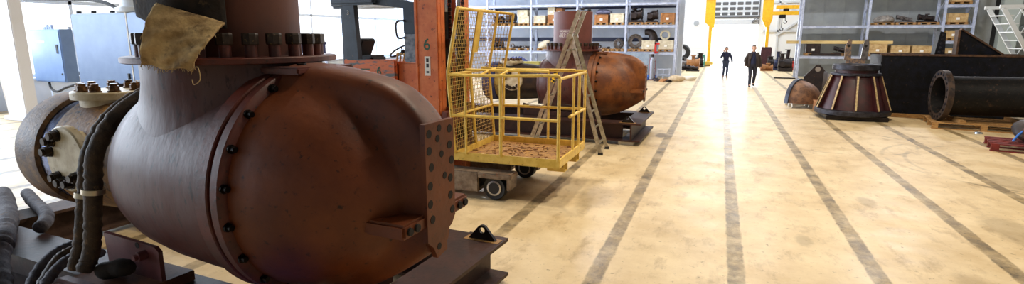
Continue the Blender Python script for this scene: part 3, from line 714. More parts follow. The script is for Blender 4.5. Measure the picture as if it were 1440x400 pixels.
for q, (body, zz) in enumerate((('PROPERTY OF', 2.495), ('S.V.C. PILOT', 2.435), ('ONLY', 2.375))):
    to = text(body, .06, 'notice_line', white_m, v2, Matrix.Identity(4), .001)
    for v in to.data.vertices:
        a = R(-92) + (v.co.x - (.12 if q == 2 else 0)) / .451 ; rr = .451 + v.co.z
        v.co = Vector((.08 + rr * math.cos(a), rr * math.sin(a), zz + v.co.y))

# ------------------------------------------------------------------ skids of I-beams
def ibeam(m, p0, p1, z0, z1, w):
    p0, p1 = Vector(p0), Vector(p1); tf = .03
    for z in (z0 + tf / 2, z1 - tf / 2): m.bar((p0.x, p0.y, z), (p1.x, p1.y, z), w, tf)
    m.bar((p0.x, p0.y, (z0 + z1) / 2), (p1.x, p1.y, (z0 + z1) / 2), .03, z1 - z0 - 2 * tf)
def eye(m, x0, x1, y, z, th=.03):
    w = x1 - x0; n = 36; cx = (x0 + x1) / 2; cz = .085; ro = .052; ri = .027
    out = []; hol = []
    for k in range(n):
        a = 2 * PI * k / n; dx, dz = math.cos(a), math.sin(a)
        # support-like outline: wide base tapering to a rounded eye
        best = None
        best = ro
        if dz < .55:
            # ray against the base trapezoid
            cand = []
            if dz < -1e-6: cand.append(-cz / dz)
            ex, ez = w / 2, -cz; tx, tz = ro * .84, ro * .55
            nx, nz = (tz - ez), -(tx - ex)
            den = nx * abs(dx) + nz * dz
            if den > 1e-6: cand.append((nx * ex + nz * ez) / den)
            best = max(ro if dz > -.2 else 0, min(c for c in cand if c > 0)) if cand else ro
        out.append((best * dx, best * dz + cz)); hol.append((ri * dx, ri * dz + cz + .005))
    m.prism(out, th, frame((cx, y + th / 2, z), (1, 0, 0), (0, 0, 1)), hol)
def make_skid(label, loc, rz, x0, x1, y0, y1, lugs, z0=.06, z1=.42, w=.39):
    t = thing('steel_skid', label, 'skid', loc, rz)
    for x, nm in ((x0 + w / 2, skid_grey), (x1 - w / 2, skid_m)):
        m = MB(); ibeam(m, (x, y0, 0), (x, y1, 0), z0, z1, w); m.build('end_beam', nm, t, 0)
    for y in (y0 + w / 2 + .02, y1 - w / 2 - .02):
        m = MB(); ibeam(m, (x0 + w + .001, y, 0), (x1 - w - .001, y, 0), z0, z1 - .001, w); m.build('cross_beam', skid_m, t, 0)
    for x in (x0 + .3, (x0 + x1) / 2, x1 - .3):
        for y in (y0 + .2, y1 - .2): MB().b2((x - .16, y - .12, 0), (x + .16, y + .12, z0), .004).build('foot_block', crate_w, t, 0)
    for (xa, y) in lugs:
        m = MB(); eye(m, xa, xa + .28, y, z1); m.build('lifting_eye', dsteel_m, t, 30)
        MB().b2((xa - .03, y - .05, z1), (xa + .31, y + .05, z1 + .004)).build('weld_patch', M('weld_tan_%d' % int(abs(xa * 100 + y * 10)), (150, 110, 56)), t, 0)
    return t
s1 = make_skid('brown I-beam skid under the near valve casing', V1, A1, -3.48, 1.50, -.6, 1.49, ((1.17, 1.36),))
m = MB()
m.prism([(-.88, .50), (-.27, .50), (-.27, .72), (-.31, .75), (-.9, .77)], .03, frame((0, -.46, 0), (1, 0, 0), (0, 0, 1)))
sp1 = m.build('saddle_plate', pink_plate, s1, 0)
m = MB(); m.cyl((-.42, -.55, .68), (-.42, -.48, .68), .035, None, 18); m.cyl((-.42, -.575, .68), (-.42, -.55, .68), .022, None, 6); m.build('pin', pink_plate, sp1)
m = MB(); m.lathe([(.022, -.4945), (.022, -.49)], 14, (-.50, 0, .735), 'y'); m.build('pin_hole', hole_m, sp1)
MB().b2((-.95, -.86, .42), (-.25, -.26, .50), .006).build('base_plate', base_m, s1, 0)
MB().b2((-.93, -.80, .50), (-.4, -.74, .53), .003).build('weld_strip', rust_dark, s1, 0)
m = MB(); m.prism([(-.9, .42), (-.27, .42), (-.27, .71), (-.31, .74), (-.9, .75)], .03, frame((0, .49, 0), (1, 0, 0), (0, 0, 1))); m.build('saddle_plate', pink_plate, s1, 0)
for x in (.75, 1.0):
    m = MB(); m.b2((x - .05, -.4, .38), (x + .05, .4, .455)); m.build('dome_cradle', skid_m, s1, 0)
o = MB().b2((-.32, -.42, 0), (.32, .42, .012), .003).build('blue_sheet', bluesheet, None, 0, (-2.45, 2.12, .424), (0, 0, R(18))); tag(o, 'glossy blue sheet lying on the skid under the near dome', 'sheet')
s2 = make_skid('dark brown I-beam skid on pale blocks under the distant valve behind the stepladder', V2, A2, -3.2, 1.84, -1.1, .95, ((1.42, -.98), (1.5, .75)), .08, .46)
for y in (-.55, .5):
    m = MB(); m.prism([(-.9, .46), (.9, .46), (.9, .62), (.3, .56), (-.3, .56), (-.9, .72)], .04, frame((0, y + .02, 0), (1, 0, 0), (0, 0, 1))); m.build('saddle_plate', skid_m, s2, 0)

# ------------------------------------------------------------------ cloths, strap hose and padded sleeves on the near valve
def w1(x, y, z): 
    c, s = math.cos(A1), math.sin(A1); return Vector((V1[0] + x * c - y * s, V1[1] + x * s + y * c, z))
rw = random.Random(5)
def burl(u, v):
    # u across, v from the folded upper edge down over the bolts and past the flange edge
    top = Vector((.17, -.57, 2.40)).lerp(Vector((.53, -.41, 2.285)), u)
    bot = Vector((.17, -.70, 2.035)).lerp(Vector((.46, -.60, 2.01)), u)
    p = top.lerp(bot, v)
    o = Vector((.45, -.9, 0)); o.normalize()
    p += o * (.055 * math.sin(PI * min(1, v * 1.05)) ** .8 + .012 * math.sin(u * 6 + v * 3) + .006 * math.sin(u * 15 + v * 9) + .004 * math.sin(v * 27 + u * 11))
    p.z += .008 * math.sin(u * 9 + 1) * v
    return w1(*p)
m = MB(); m.surf(burl, 36, 30); bo = m.build('burlap_sack', burlap_m, None, 180)
sd = bo.modifiers.new('s', 'SOLIDIFY'); sd.thickness = .014
tag(bo, 'tan burlap sack draped over the flange bolts of the near valve', 'sack')
fz = MB()
for k in range(46):
    u, v = (k % 23) / 22, 1
    p = burl(u, v) if k < 23 else burl(0 if k % 2 else 1, (k - 23) / 23)
    d = Vector((rw.uniform(-.015, .015), rw.uniform(-.012, .0), -rw.uniform(.012, .03)))
    fz.tube([p, p + d * .6, p + d + Vector((rw.uniform(-.01, .01), 0, 0))], .0016, 4)
p = burl(.97, 1); fz.tube(bend([p, p + Vector((.06, 0, .02)), p + Vector((.07, 0, -.05)), p + Vector((.03, -.01, -.08)), p + Vector((.02, -.01, -.05))]), .003, 5)
fz.build('loose_threads', burlap_m, bo, 0)['kind'] = 'stuff'
def blk(u, v):
    a = R(212 + 106 * u); r = .492 + .05 * v + .02 * math.sin(u * 11) + .012 * math.sin(v * 9 + u * 4)
    return w1(.08 + r * math.cos(a), r * math.sin(a), 2.95 - .62 * v - .10 * u * v + .02 * math.sin(u * 8))
m = MB(); m.surf(blk, 30, 24); bk = m.build('dark_cloth', blackcloth_m, None, 180); sd = bk.modifiers.new('s', 'SOLIDIFY'); sd.thickness = .015
tag(bk, 'dark stained cloth hung round the brown riser above the burlap', 'cloth')
def hose(name, pts, r, m_, label, cat, wr=.012, seg=14, n=10, group=None, local=True, clamps=()):
    P = bend([w1(*p) if local else p for p in pts], n); rs = []
    for i in range(len(P)): rs.append(r * (1 + wr / r * (math.sin(i * 2.1) * .5 + math.sin(i * 3.7 + 1) * .5)))
    rs[0] = rs[-1] = r * .8
    t = MB().tube(P, rs, seg).build(name, m_, None, 60); tag(t, label, cat, group)
    for i in clamps:
        i = min(i, len(P) - 2); d = (P[i + 1] - P[i - 1]).normalized()
        MB().tube([P[i] - d * .018, P[i] + d * .018], r * 1.28, 24).build('hose_clamp', clamp_m, t)
    return t
hose('padded_hose', [(-.70, .12, 1.79), (-.70, -.12, 1.79), (-.70, -.39, 1.65), (-.70, -.56, 1.42), (-.71, -.60, 1.2), (-.73, -.63, .92), (-.75, -.66, .70), (-.76, -.72, .575)], .055, hose_m,
     'greasy padded hose hanging over the inlet, the one nearest the neck', 'hose', .006, 16, 9, None, True, (38,))
hose('padded_hose', [(-.805, .2, 1.77), (-.805, -.12, 1.78), (-.81, -.38, 1.64), (-.815, -.55, 1.40), (-.83, -.61, 1.1), (-.855, -.66, .78), (-.88, -.72, .57)], .045, hose_m,
     'thinner brown padded hose running down outside the clamped hose', 'hose', .006, 14, 9, None, True, (36,))
SG = 'padded sleeves lying over the skid'
hose('padded_sleeve', [(-7.29, 3.37, .515), (-6.83, 3.16, .515), (-6.26, 2.90, .515), (-5.75, 2.62, .525), (-5.50, 2.48, .52), (-5.31, 2.34, .44), (-4.95, 2.16, .33), (-4.75, 2.05, .2)], .082, sleeve_m, 'long grey padded sleeve draped across the far end of the near skid', 'sleeve', .013, 16, 8, None, False)
hose('padded_sleeve', [(-7.15, 3.52, .49), (-6.69, 3.34, .49), (-6.15, 3.15, .49), (-5.85, 2.99, .49), (-5.70, 2.86, .485)], .058, sleeve_m, 'short grey padded sleeve with an open end on the brown beam', 'sleeve', .007, 14, 8, None, False)
hose('padded_sleeve', [(-4.66, 2.71, .545), (-4.76, 2.69, .55), (-4.80, 2.60, .54), (-4.79, 2.47, .52), (-4.73, 2.324, .46), (-4.60, 2.17, .37), (-4.42, 2.0, .28)], .04, sleeve_m, 'outer sleeve of the three looping off the base plate', 'sleeve', .006, 14, 8, None, False)
hose('padded_sleeve', [(-4.50, 2.60, .55), (-4.63, 2.61, .555), (-4.69, 2.53, .54), (-4.66, 2.42, .52), (-4.55, 2.27, .46), (-4.36, 2.06, .37)], .034, hose_m, 'brown middle sleeve of the three looping off the base plate', 'sleeve', .005, 14, 8, None, False)
hose('padded_sleeve', [(-4.36, 2.56, .555), (-4.47, 2.53, .555), (-4.50, 2.45, .55), (-4.46, 2.34, .545), (-4.37, 2.20, .51), (-4.26, 2.04, .42)], .036, sleeve_m, 'inner grey sleeve of the three looping off the base plate', 'sleeve', .006, 14, 8, None, False)
o = MB().lump((0, 0, .07), (.24, .18, .14), 12, .3).build('bundled_rag', blackcloth_m, None, 60, w1(-.60, -.60, .50)); tag(o, 'dark bundled rag at the foot of the hanging hose', 'rag')

# ------------------------------------------------------------------ forklift with straddle legs
FY0, FY1 = 6.9, 7.75
f = thing('forklift', 'orange forklift with dark overhead guard carrying the yellow basket', 'forklift', (-3.87, 7.3, 0))
def fl(x): return x + 3.87
m = MB(); m.b2((fl(-6.3), -.42, .25), (fl(-4.45), .5, 1.5), .03); m.b2((fl(-4.5), -.38, .25), (fl(-4.02), .46, 1.83), .02); m.build('chassis', orange_m, f, 0)
m = MB(); m.b2((fl(-5.32), -.47, 1.45), (fl(-4.42), -.40, 1.87), .015); m.b2((fl(-5.32), -.40, 1.5), (fl(-4.42), .5, 1.84), .02); side = m.build('side_panel', orange_worn, f, 0)
text('6', .17, 'number', green_m, f, frame((fl(-4.70), -.473, 1.70), (1, 0, 0), (0, 0, 1)))
MB().b2((fl(-5.02), -.473, 1.72), (fl(-4.86), -.47, 1.735)).build('stencil_dash', green_m, f, 0)
MB().b2((fl(-5.00), -.473, 1.68), (fl(-4.86), -.47, 1.692)).build('stencil_dash', green_m, f, 0)
m = MB(); m.prism([(fl(-5.26), 1.84), (fl(-5.06), 1.84), (fl(-5.10), 2.66), (fl(-5.30), 2.66)], .1, frame((0, -.36, 0), (1, 0, 0), (0, 0, 1))); m.build('guard_pillar', navy_m, f, 0)
text('3', .09, 'number', white_m, f, frame((fl(-5.2), -.465, 2.55), (1, 0, 0), (0, 0, 1)))
m = MB(); m.b2((fl(-6.0), .4, 1.5), (fl(-5.82), .5, 2.66)); m.build('guard_pillar', navy_m, f, 0)
m = MB(); m.b2((fl(-5.5), -.5, 2.66), (fl(-4.72), .2, 2.78), .03); m.b2((fl(-6.05), .2, 2.66), (fl(-4.72), .55, 2.78), .03); m.bar((fl(-4.8), -.36, 2.72), (fl(-3.98), -.36, 2.62), .12, .1); m.bar((fl(-4.8), .4, 2.72), (fl(-3.98), .4, 2.62), .12, .1)
m.bar((fl(-5.0), 0, 2.72), (fl(-3.98), 0, 2.62), .12, .08); m.b2((fl(-4.1), -.42, 2.56), (fl(-3.98), .46, 2.68)); m.build('overhead_guard', navy_m, f, 0)
m = MB(); m.b2((fl(-4.30), -.40, 2.24), (fl(-4.04), -.30, 2.62), .01); m.build('instrument_panel', navy_m, f, 0)
m = MB(); m.b2((fl(-4.29), -.41, 1.84), (fl(-4.04), -.30, 2.24), .01); m.build('panel_cover', grey_worn, f, 0)
m = MB(); m.tube(bend([(fl(-4.27), -.42, 2.43), (fl(-4.38), -.42, 2.42), (fl(-4.41), -.42, 2.36), (fl(-4.40), -.42, 2.22), (fl(-4.36), -.42, 2.18), (fl(-4.27), -.42, 2.19)]), .014); m.build('grab_handle', blk_m, f)
st_ = MB(); rr = .2; c0 = Vector((fl(-4.55), -.05, 2.0)); ax = Vector((-.5, 0, .86)).normalized(); e1 = Vector((0, 1, 0)); e2 = ax.cross(e1)
st_.tube([c0 + (e1 * math.cos(2 * PI * k / 32) + e2 * math.sin(2 * PI * k / 32)) * rr for k in range(32)], .013, 8, True)
for a in (90, 210, 330): st_.tube([c0 - ax * .02, c0 + (e1 * math.cos(R(a)) + e2 * math.sin(R(a))) * rr], .01, 6)
st_.cyl(c0 - ax * .3, c0, .02, .03); st_.build('steering_wheel', blk_m, f)
m = MB(); m.b2((fl(-5.35), -.2, 1.5), (fl(-5.0), .2, 1.92), .03); m.bar((fl(-5.32), 0, 1.9), (fl(-5.2), 0, 2.17), .36, .08, 0, .02); m.build('seat', blk_m, f, 0)
m = MB()
for k in range(3): m.cyl((fl(-4.5 + k * .06), -.3, 1.84), (fl(-4.48 + k * .06), -.3, 1.93), .012); m.lump((fl(-4.48 + k * .06), -.3, 1.95), (.04, .04, .04), k, 0, 2)
m.build('control_lever', M('lever_tan', (190, 150, 90)), f)
# mast: two channels, the near one broad with the stencilled 6
for y, nm in ((-.46, 'near'), (.46, 'far')):
    s = -1 if y < 0 else 1
    m = MB(); m.b2((fl(-4.03), y - .05, .12), (fl(-3.68), y + .05, 4.2), .012); m.b2((fl(-4.03), y - s * .05, .12), (fl(-3.98), y - s * .16, 4.2)); m.b2((fl(-3.73), y - s * .05, .12), (fl(-3.68), y - s * .16, 4.2))
    m.b2((fl(-4.045), y - .065, .12), (fl(-4.0), y + .0, 4.2), .01); mo = m.build('mast_channel', orange_m, f, 0)
    if nm == 'near':
        text('6', .23, 'number', green_m, mo, frame((fl(-3.86), -.512, 2.09), (1, 0, 0), (0, 0, 1)))
        MB().b2((fl(-3.90), -.514, 1.66), (fl(-3.81), -.511, 1.93)).build('sticker', white_m, mo, 0)
        m = MB()
        for z in (1.875, 1.80, 1.71): m.b2((fl(-3.875), -.516, z - (.028 if z > 1.75 else .014)), (fl(-3.835), -.514, z + (.028 if z > 1.75 else .014)))
        m.build('sticker_print', ink_m, mo, 0)
for x, y in ((-3.72, -.2), (-3.72, .22)):
    m = MB(); m.cyl((fl(x), y, .3), (fl(x), y, 2.55), .055); m.build('lift_cylinder', dsteel_m, f)
    m = MB(); m.cyl((fl(x), y, 2.5), (fl(x), y, 4.0), .035); m.build('cylinder_rod', steel_m, f)
    m = MB()
    for k in range(60): m.box((fl(x) + .075, y, .55 + k * .055), (.05 if k % 2 else .035, .02, .05))
    m.build('lift_chain', dsteel_m, f, 0)
    m = MB(); m.b2((fl(x) - .09, y - .08, 2.05), (fl(x) + .1, y + .08, 2.17), .01); m.build('cylinder_bracket', dsteel_m, f, 0)
m = MB()
for z in (.55, 1.05): m.b2((fl(-3.66), -.5, z - .1), (fl(-3.56), .5, z + .1), .01)
m.b2((fl(-3.66), -.35, .45), (fl(-3.58), -.25, 1.2)); m.b2((fl(-3.66), .25, .45), (fl(-3.58), .35, 1.2)); m.build('carriage', M('carriage_dark', (110, 52, 36), (70, 36, 28), .5, 0, 9), f, 0)
for y in (-.28, .38): MB().b2((fl(-3.62), y - .06, .42), (fl(-2.15), y + .06, .475), .005).build('fork', dsteel_m, f, 0)
for y in (-.62, .62):
    m = MB(); m.b2((fl(-4.4), y - .14, .10), (fl(-2.98), y + .14, .38), .015); m.b2((fl(-3.0), y - .14, .3), (fl(-2.50), y + .14, .38), .015); m.b2((fl(-2.56), y - .14, .16), (fl(-2.52), y + .14, .32))
    leg = m.build('load_leg', legtop_m, f, 0)
    m = MB(); m.lathe([(.0, -.09), (.09, -.09), (.1, -.075), (.155, -.085), (.165, -.07), (.165, .07), (.155, .085), (.1, .075), (.09, .09), (0, .09)], 32, (fl(-2.76), y - .02, .167), 'y'); wh = m.build('wheel', blk_m, leg)
    m = MB(); m.lathe([(.105, -.082), (.105, -.088), (.082, -.092), (.078, -.088)], 32, (fl(-2.76), y - .02, .167), 'y', False); m.build('wheel_rim', steel_m, leg)
    m = MB(); m.surf(lambda u, v: Vector((fl(-2.76) + .2 * math.cos(PI * u), y - .14 + .26 * v, .17 + .2 * math.sin(PI * u))), 16, 1); mg = m.build('mudguard', blk_m, leg, 40)
m = MB(); m.lathe([(.0, -.1), (.2, -.1), (.24, -.08), (.24, .08), (.2, .1), (0, .1)], 32, (fl(-5.7), -.3, .24), 'y'); m.build('drive_wheel', blk_m, f)

# ------------------------------------------------------------------ yellow man basket
BX0, BX1, BY0, BY1, BZ = -3.42, -1.87, 6.68, 8.12, .49
b = thing('man_basket', 'yellow steel man basket with a tall mesh back, lifted on the forklift', 'basket', (BX0, BY0, BZ))
W_, D_ = BX1 - BX0, BY1 - BY0
m = MB(); m.b2((0, 0, 0), (W_, .03, .12), .005); m.b2((0, D_ - .03, 0), (W_, D_, .12), .005); m.b2((0, .03, 0), (.03, D_ - .03, .12), .005); m.b2((W_ - .03, .03, 0), (W_, D_ - .03, .12), .005); m.build('tray_rim', yel_m, b, 0)
MB().b2((.03, .03, .0), (W_ - .03, D_ - .03, .03)).build('tray_floor', tray_m, b, 0)
for y in (.27, .93):
    m = MB(); m.b2((.03, y, -.005), (W_ - .02, y + .14, 0)); m.b2((W_ - .25, y - .01, -.10), (W_ + .0, y, .0)); m.b2((W_ - .25, y + .14, -.10), (W_, y + .15, 0)); m.b2((W_ - .25, y, -.105), (W_, y + .14, -.095)); m.build('fork_pocket', yel_m, b, 0)
def tb(name, pts, r=.021, mm=None): return MB().tube(pts, r, 10).build(name, mm or yel_m, b, 40)
H1, H0 = 1.20, .62
posts = [(0, 0), (0, D_ / 2), (0, D_)]
for x, y in posts: tb('back_post', [(x + .02, y, .1), (x - .06, y, H1 - .05), (x - .06, y, H1 + .05), (x + .10, y, 2.09)], .023)
tb('back_top_rail', [(.10, 0, 2.09), (.10, D_, 2.09)], .023)
MB().box((.06, D_ / 2 + .02, 1.78), (.012, .17, .60), Matrix.Rotation(R(10), 3, 'Y')).build('back_plate', yel_m, b, 0)
tb('back_mid_rail', [(-.06, 0, H1), (-.06, D_, H1)]); tb('back_mid_rail', [(-.02, 0, H0), (-.02, D_, H0)])
def mesh_panel(name, P, nu, nv):
    m = MB()
    for i in range(nu + 1): m.tube([P(i / nu, j / 6) for j in range(7)], .0042, 4)
    for j in range(nv + 1): m.tube([P(i / 4, j / nv) for i in range(5)], .0042, 4)
    m.build(name, wire_m, b, 0)
def bk_(u, v): 
    z = .12 + v * (H1 - .12); return Vector((.02 - .08 * v, u * D_, z))
def bu_(u, v): return Vector((-.06 + .16 * v, u * D_, H1 + v * (2.09 - H1)))
mesh_panel('mesh_panel', bk_, 26, 20); mesh_panel('mesh_panel', bu_, 26, 17)
# far wing: leaning outward panel
tb('wing_post', [(.20, D_, H1), (.36, D_, 2.06)]); tb('wing_post', [(.18, D_, .1), (.20, D_, H1)]); tb('wing_rail', [(.10, D_, 2.09), (.36, D_, 2.06)])
mesh_panel('mesh_panel', lambda u, v: Vector((-.06 + .16 * v + .26 * u, D_, H1 + v * .88)), 5, 16)
# railings
tb('near_top_rail', bend([(-.06, 0, H1 + .0), (.7, 0, H1), (W_ - .12, 0, H1 + .02), (W_ - .03, .02, H1), (W_ - .02, .06, H1 - .06)], 5))
tb('near_inner_rail', [(.12, .20, H1 + .06), (W_ - .22, .20, H1 + .06)], .018)
tb('near_inner_rail', [(.25, .42, H1 + .08), (W_ - .3, .42, H1 + .05)], .016)
tb('near_mid_rail', [(-.02, 0, H0 + .02), (W_ - .02, 0, H0 + .02)])
for x in (.42, .70): tb('rail_link', [(x, 0, H1), (x + .05, .2, H1 + .06), (x + .06, .42, H1 + .07)], .015)
tb('far_top_rail', [(-.06, D_, H1 + .0), (W_, D_, H1)]); tb('far_mid_rail', [(-.02, D_, H0), (W_, D_, H0)])
tb('far_inner_rail', [(.2, D_ - .3, H1 + .02), (W_ - .1, D_ - .3, H1 + .03)], .017)
tb('end_top_rail', [(W_ - .02, .0, H1 - .02), (W_ - .02, D_, H1 - .02)]); tb('end_mid_rail', [(W_ - .02, .55, H0), (W_ - .02, D_, H0)])
for x in (.72, W_ - .02): tb('near_post', [(x, 0, .1), (x, 0, H1 - .02)], .023)
tb('near_post', [(.20, 0, .1), (.20, 0, H1)], .018)
for y in (.75, 1.08, D_): tb('end_post', [(W_ - .02, y, .1), (W_ - .02, y, H1 - .02)], .02)
for x in (.45, .95): tb('far_post', [(x, D_, .1), (x, D_, H1)], .02)
o = MB().b2((-.1, -.06, 0), (.1, .06, .004)).build('paper_sheet', paper_m, None, 0, (BX0 + 1.28, BY0 + .22, BZ + .045), (0, 0, .2)); tag(o, 'white sheet of paper lying on the basket floor', 'paper')
o = MB().b2((-.1, -.07, 0), (.1, .07, .02)).build('paper_packet', paper_m, None, 0, (BX0 + .75, BY1 + .0, BZ + H0 + .021)); tag(o, 'white packet balanced on the far rail of the basket', 'paper')
ch = MB(); rc = random.Random(9)
for k in range(260):
    x, y = rc.uniform(.06, W_ - .08), rc.uniform(.06, D_ - .08)
    if rc.random() > .35 + .6 * (abs(x - .7) < .4): continue
    ch.box((x, y, .034 + rc.uniform(0, .006)), (rc.uniform(.02, .09), rc.uniform(.008, .025), .008), Matrix.Rotation(rc.uniform(0, PI), 3, 'Z'))
o = ch.build('wood_debris', chip_m, None, 0, (BX0, BY0, BZ)); tag(o, 'brown wood chips strewn over the basket floor', 'debris', None, 'stuff')
# ------------------------------------------------------------------ stepladder
l = thing('stepladder', 'aluminium stepladder with a raised extension standing behind the yellow basket', 'ladder', (-2.7, 10.0, 0))
def lx(x): return x + 2.7
LW = .42
def rail_(m, p, q, w=.075, h=.028):
    m.bar(p, q, h, w)
ft, ff, hg, rf = (-2.47, 2.68), (-3.46, .0), (-2.645, 2.2), (-1.99, .0)
for y in (0, LW): 
    m = MB(); rail_(m, (lx(ff[0]), y, .02), (lx(ft[0]), y, ft[1])); m.build('front_rail', alu_m, l, 0)
    m = MB(); rail_(m, (lx(hg[0]) + .02, y + (.035 if y == 0 else -.035), hg[1]), (lx(rf[0]), y - (.06 if y == 0 else -.14), .03)); m.build('rear_rail', alu_m, l, 0)
    MB().box((lx(rf[0]) + .005, y - (.06 if y == 0 else -.14), .025), (.09, .045, .05)).build('foot', blk_m, l, 0)
    MB().box((lx(ff[0]) + .0, y, .025), (.09, .045, .05)).build('foot', blk_m, l, 0)
    MB().cyl((lx(hg[0]) + .0, y - .04, hg[1] + .0), (lx(hg[0]) + .0, y + .04, hg[1] + .0), .055).build('hinge', alu_m, l)
for k in range(9):
    t = (k + .7) / 9.2; x = ff[0] + (ft[0] - ff[0]) * t; z = ft[1] * t
    MB().bar((lx(x), .0, z), (lx(x), LW, z), .03, .03).build('rung', alu_m, l, 0)
for k in range(7):
    t = (k + .7) / 7.5; x = rf[0] + (hg[0] - rf[0]) * t; z = hg[1] * t
    MB().bar((lx(x), -.05, z), (lx(x), LW + .1 - .13 * t, z), .028, .028).build('rung', alu_m, l, 0)
x = ff[0] + (hg[0] - ff[0]) * .80; MB().bar((lx(ff[0] + (ft[0] - ff[0]) * .50), -.018, 1.34), (lx(ff[0] + (ft[0] - ff[0]) * .58), -.018, 1.555), .008, .07).build('hazard_sticker', yb_m, l, 0)
m = MB(); m.tube([(lx(-2.95), .2, .9), (lx(-2.3), .2, .88)], .006, 6); m.build('spreader_cord', dsteel_m, l)
for q, (x, y) in enumerate(((-2.42, .02), (-2.38, LW))): MB().lump((lx(x), y, 2.7), (.085, .06, .06), 3 + q, .1, 2).build('end_cap', blk_m, l)
# ------------------------------------------------------------------ heavy parts beside the partition rack
t = thing('ribbed_cone', 'maroon ribbed cone casting with grey collars and beige rib edges', 'casting', (3.52, 17.25, 0))
MB().b2((-.72, -.72, 0), (.72, .72, .12), .01).build('plinth', dsteel_m, t, 0)
MB().lathe([(.5, .12), (.90, .12), (.92, .14), (.92, .24), (.90, .26), (.78, .27)], 64).build('base_flange', cone_top, t)
MB().lathe([(.80, .26), (.52, 1.2), (.5, 1.22)], 64, caps=False).build('cone_wall', cone_m, t)
MB().lathe([(.5, 1.17), (.59, 1.17), (.60, 1.18), (.60, 1.23), (.59, 1.24), (.5, 1.24)], 64).build('rib_collar', cone_top, t)
MB().lathe([(.50, 1.24), (.50, 1.33)], 64, caps=False).build('neck', cone_m, t)
MB().lathe([(.4, 1.32), (.56, 1.32), (.575, 1.34), (.575, 1.45), (.56, 1.47), (.40, 1.47), (.38, 1.40), (0, 1.40)], 64).build('top_collar', cone_top, t)
for k in range(10):
    a = 2 * PI * (k + .35) / 10; c, s = math.cos(a), math.sin(a); tg = Vector((-s, c, 0)); rd = Vector((c, s, 0))
    m = MB(); mat = frame(-tg * .02, rd, (0, 0, 1)); m.prism([(.78, .26), (.90, .26), (.60, 1.18), (.52, 1.18)], .03, mat)
    ro = m.build('rib', cone_m, t, 0)
    m = MB(); p, q = rd * .905 + Vector((0, 0, .28)), rd * .605 + Vector((0, 0, 1.17)); m.bar(p, q, .042, .02); m.build('rib_edge', rib_m, ro, 0)
def half_dome(name, label, loc, rz, r, m1, m2, z0):
    t = thing(name, label, 'shell', loc, rz)
    m = MB(); m.surf(lambda u, v: Vector((r * 1.05 * math.sin(PI / 2 * u), r * math.cos(PI / 2 * u) * math.cos(PI * v), z0 + r * math.cos(PI / 2 * u) * math.sin(PI * v))), 20, 30)
    m.surf(lambda u, v: Vector((r * .93 * math.sin(PI / 2 * u), r * .9 * math.cos(PI / 2 * u) * math.cos(PI * v), z0 + r * .9 * math.cos(PI / 2 * u) * math.sin(PI * v))), 16, 24)
    m.build('dome', m1, t, 50)
    m = MB(); m.lathe([(r * .9, -.05), (r * 1.08, -.05), (r * 1.08, .06), (r * .9, .06), (r * .9, -.05)], 40, (0, 0, z0), 'x', False, 0, PI); m.build('rim', m2, t)
    return t
put_pallet(2.72, 19.55, 0, 1.1, 'white painted pallet under the rusty half dome', None, M('white_pallet', (214, 208, 196), (190, 184, 172), .8, 0, 8), .15, .9)
half_dome('dome_shell', 'rusty half dome shell on a white pallet beside the cone casting', (2.42, 19.45, .13), R(-32), .68, shell_m, M('rim_blue_grey', (84, 92, 112), (60, 60, 72), .4, .3, 8), .03)
d2_ = half_dome('dome_shell', 'second grey brown half dome behind the rusty one, partly hidden by the cone casting', (3.35, 20.7, 0), R(-10), .82, M('shell_grey', (112, 96, 84), (84, 70, 62), .5, .1, 7), castdk, .18)
MB().b2((-.1, -.85, 0), (.9, .85, .18)).build('skid_board', pal_m, d2_, 0)
t = thing('lifting_bracket', 'dark triangular lifting bracket with one hole above the rusty half dome', 'bracket', (3.27, 21.78, 0), R(-6))
m = MB(); m.prism([(-.36, .0), (.36, .0), (.42, .8), (.07, 1.22), (-.07, 1.22), (-.42, .8)], .06, frame((0, 0, 0), (1, 0, 0), (0, 0, 1))); m.build('plate', castdk, t, 0)
m = MB(); m.lathe([(.05, -.068), (.085, -.068), (.085, -.06), (.05, -.06)], 24, (0, 0, 1.08), 'y'); m.build('bore', M('bore_grey', (150, 140, 130), None, .4), t)
t = crate(3.0, 18.55, .0, .42, .5, .3, crate_b, 'small cardboard box with blue lettering beside the cone casting', None, None, 'box', 'cardboard_box')
text('SV', .17, 'lettering', M('print_blue', (34, 44, 110)), t, frame((.05, -.268, .14), (1, 0, 0), (0, 0, 1)))
t = thing('clevis_bracket', 'weathered two pronged clevis bracket rising behind the cone casting', 'bracket', (3.88, 19.3, 0), R(-8))
m = MB(); m.prism([(-.3, 0), (.3, 0), (.26, 1.3), (.25, 1.55), (-.25, 1.55), (-.26, 1.3)], .16, frame((0, .08, 0), (1, 0, 0), (0, 0, 1))); m.build('plate', clevis_m, t, 0)
for s in (-1, 1):
    m = MB(); m.prism([(s * .30, 1.5), (s * .12, 1.5), (s * .15, 1.95), (s * .17 + .03, 2.12), (s * .26 + .03, 2.13), (s * .31, 1.9)][:: s], .14, frame((0, .07, 0), (1, 0, 0), (0, 0, 1)))
    m.build('prong', clevis_m if s < 0 else castgr, t, 0)
    MB().cyl((s * .22, -.075, 1.93), (s * .22, .075, 1.93), .04).build('pin_hole', hole_m, t)
MB().b2((-.38, -.3, 0), (.36, .3, .1), .01).build('foot_plate', castdk, t, 0)

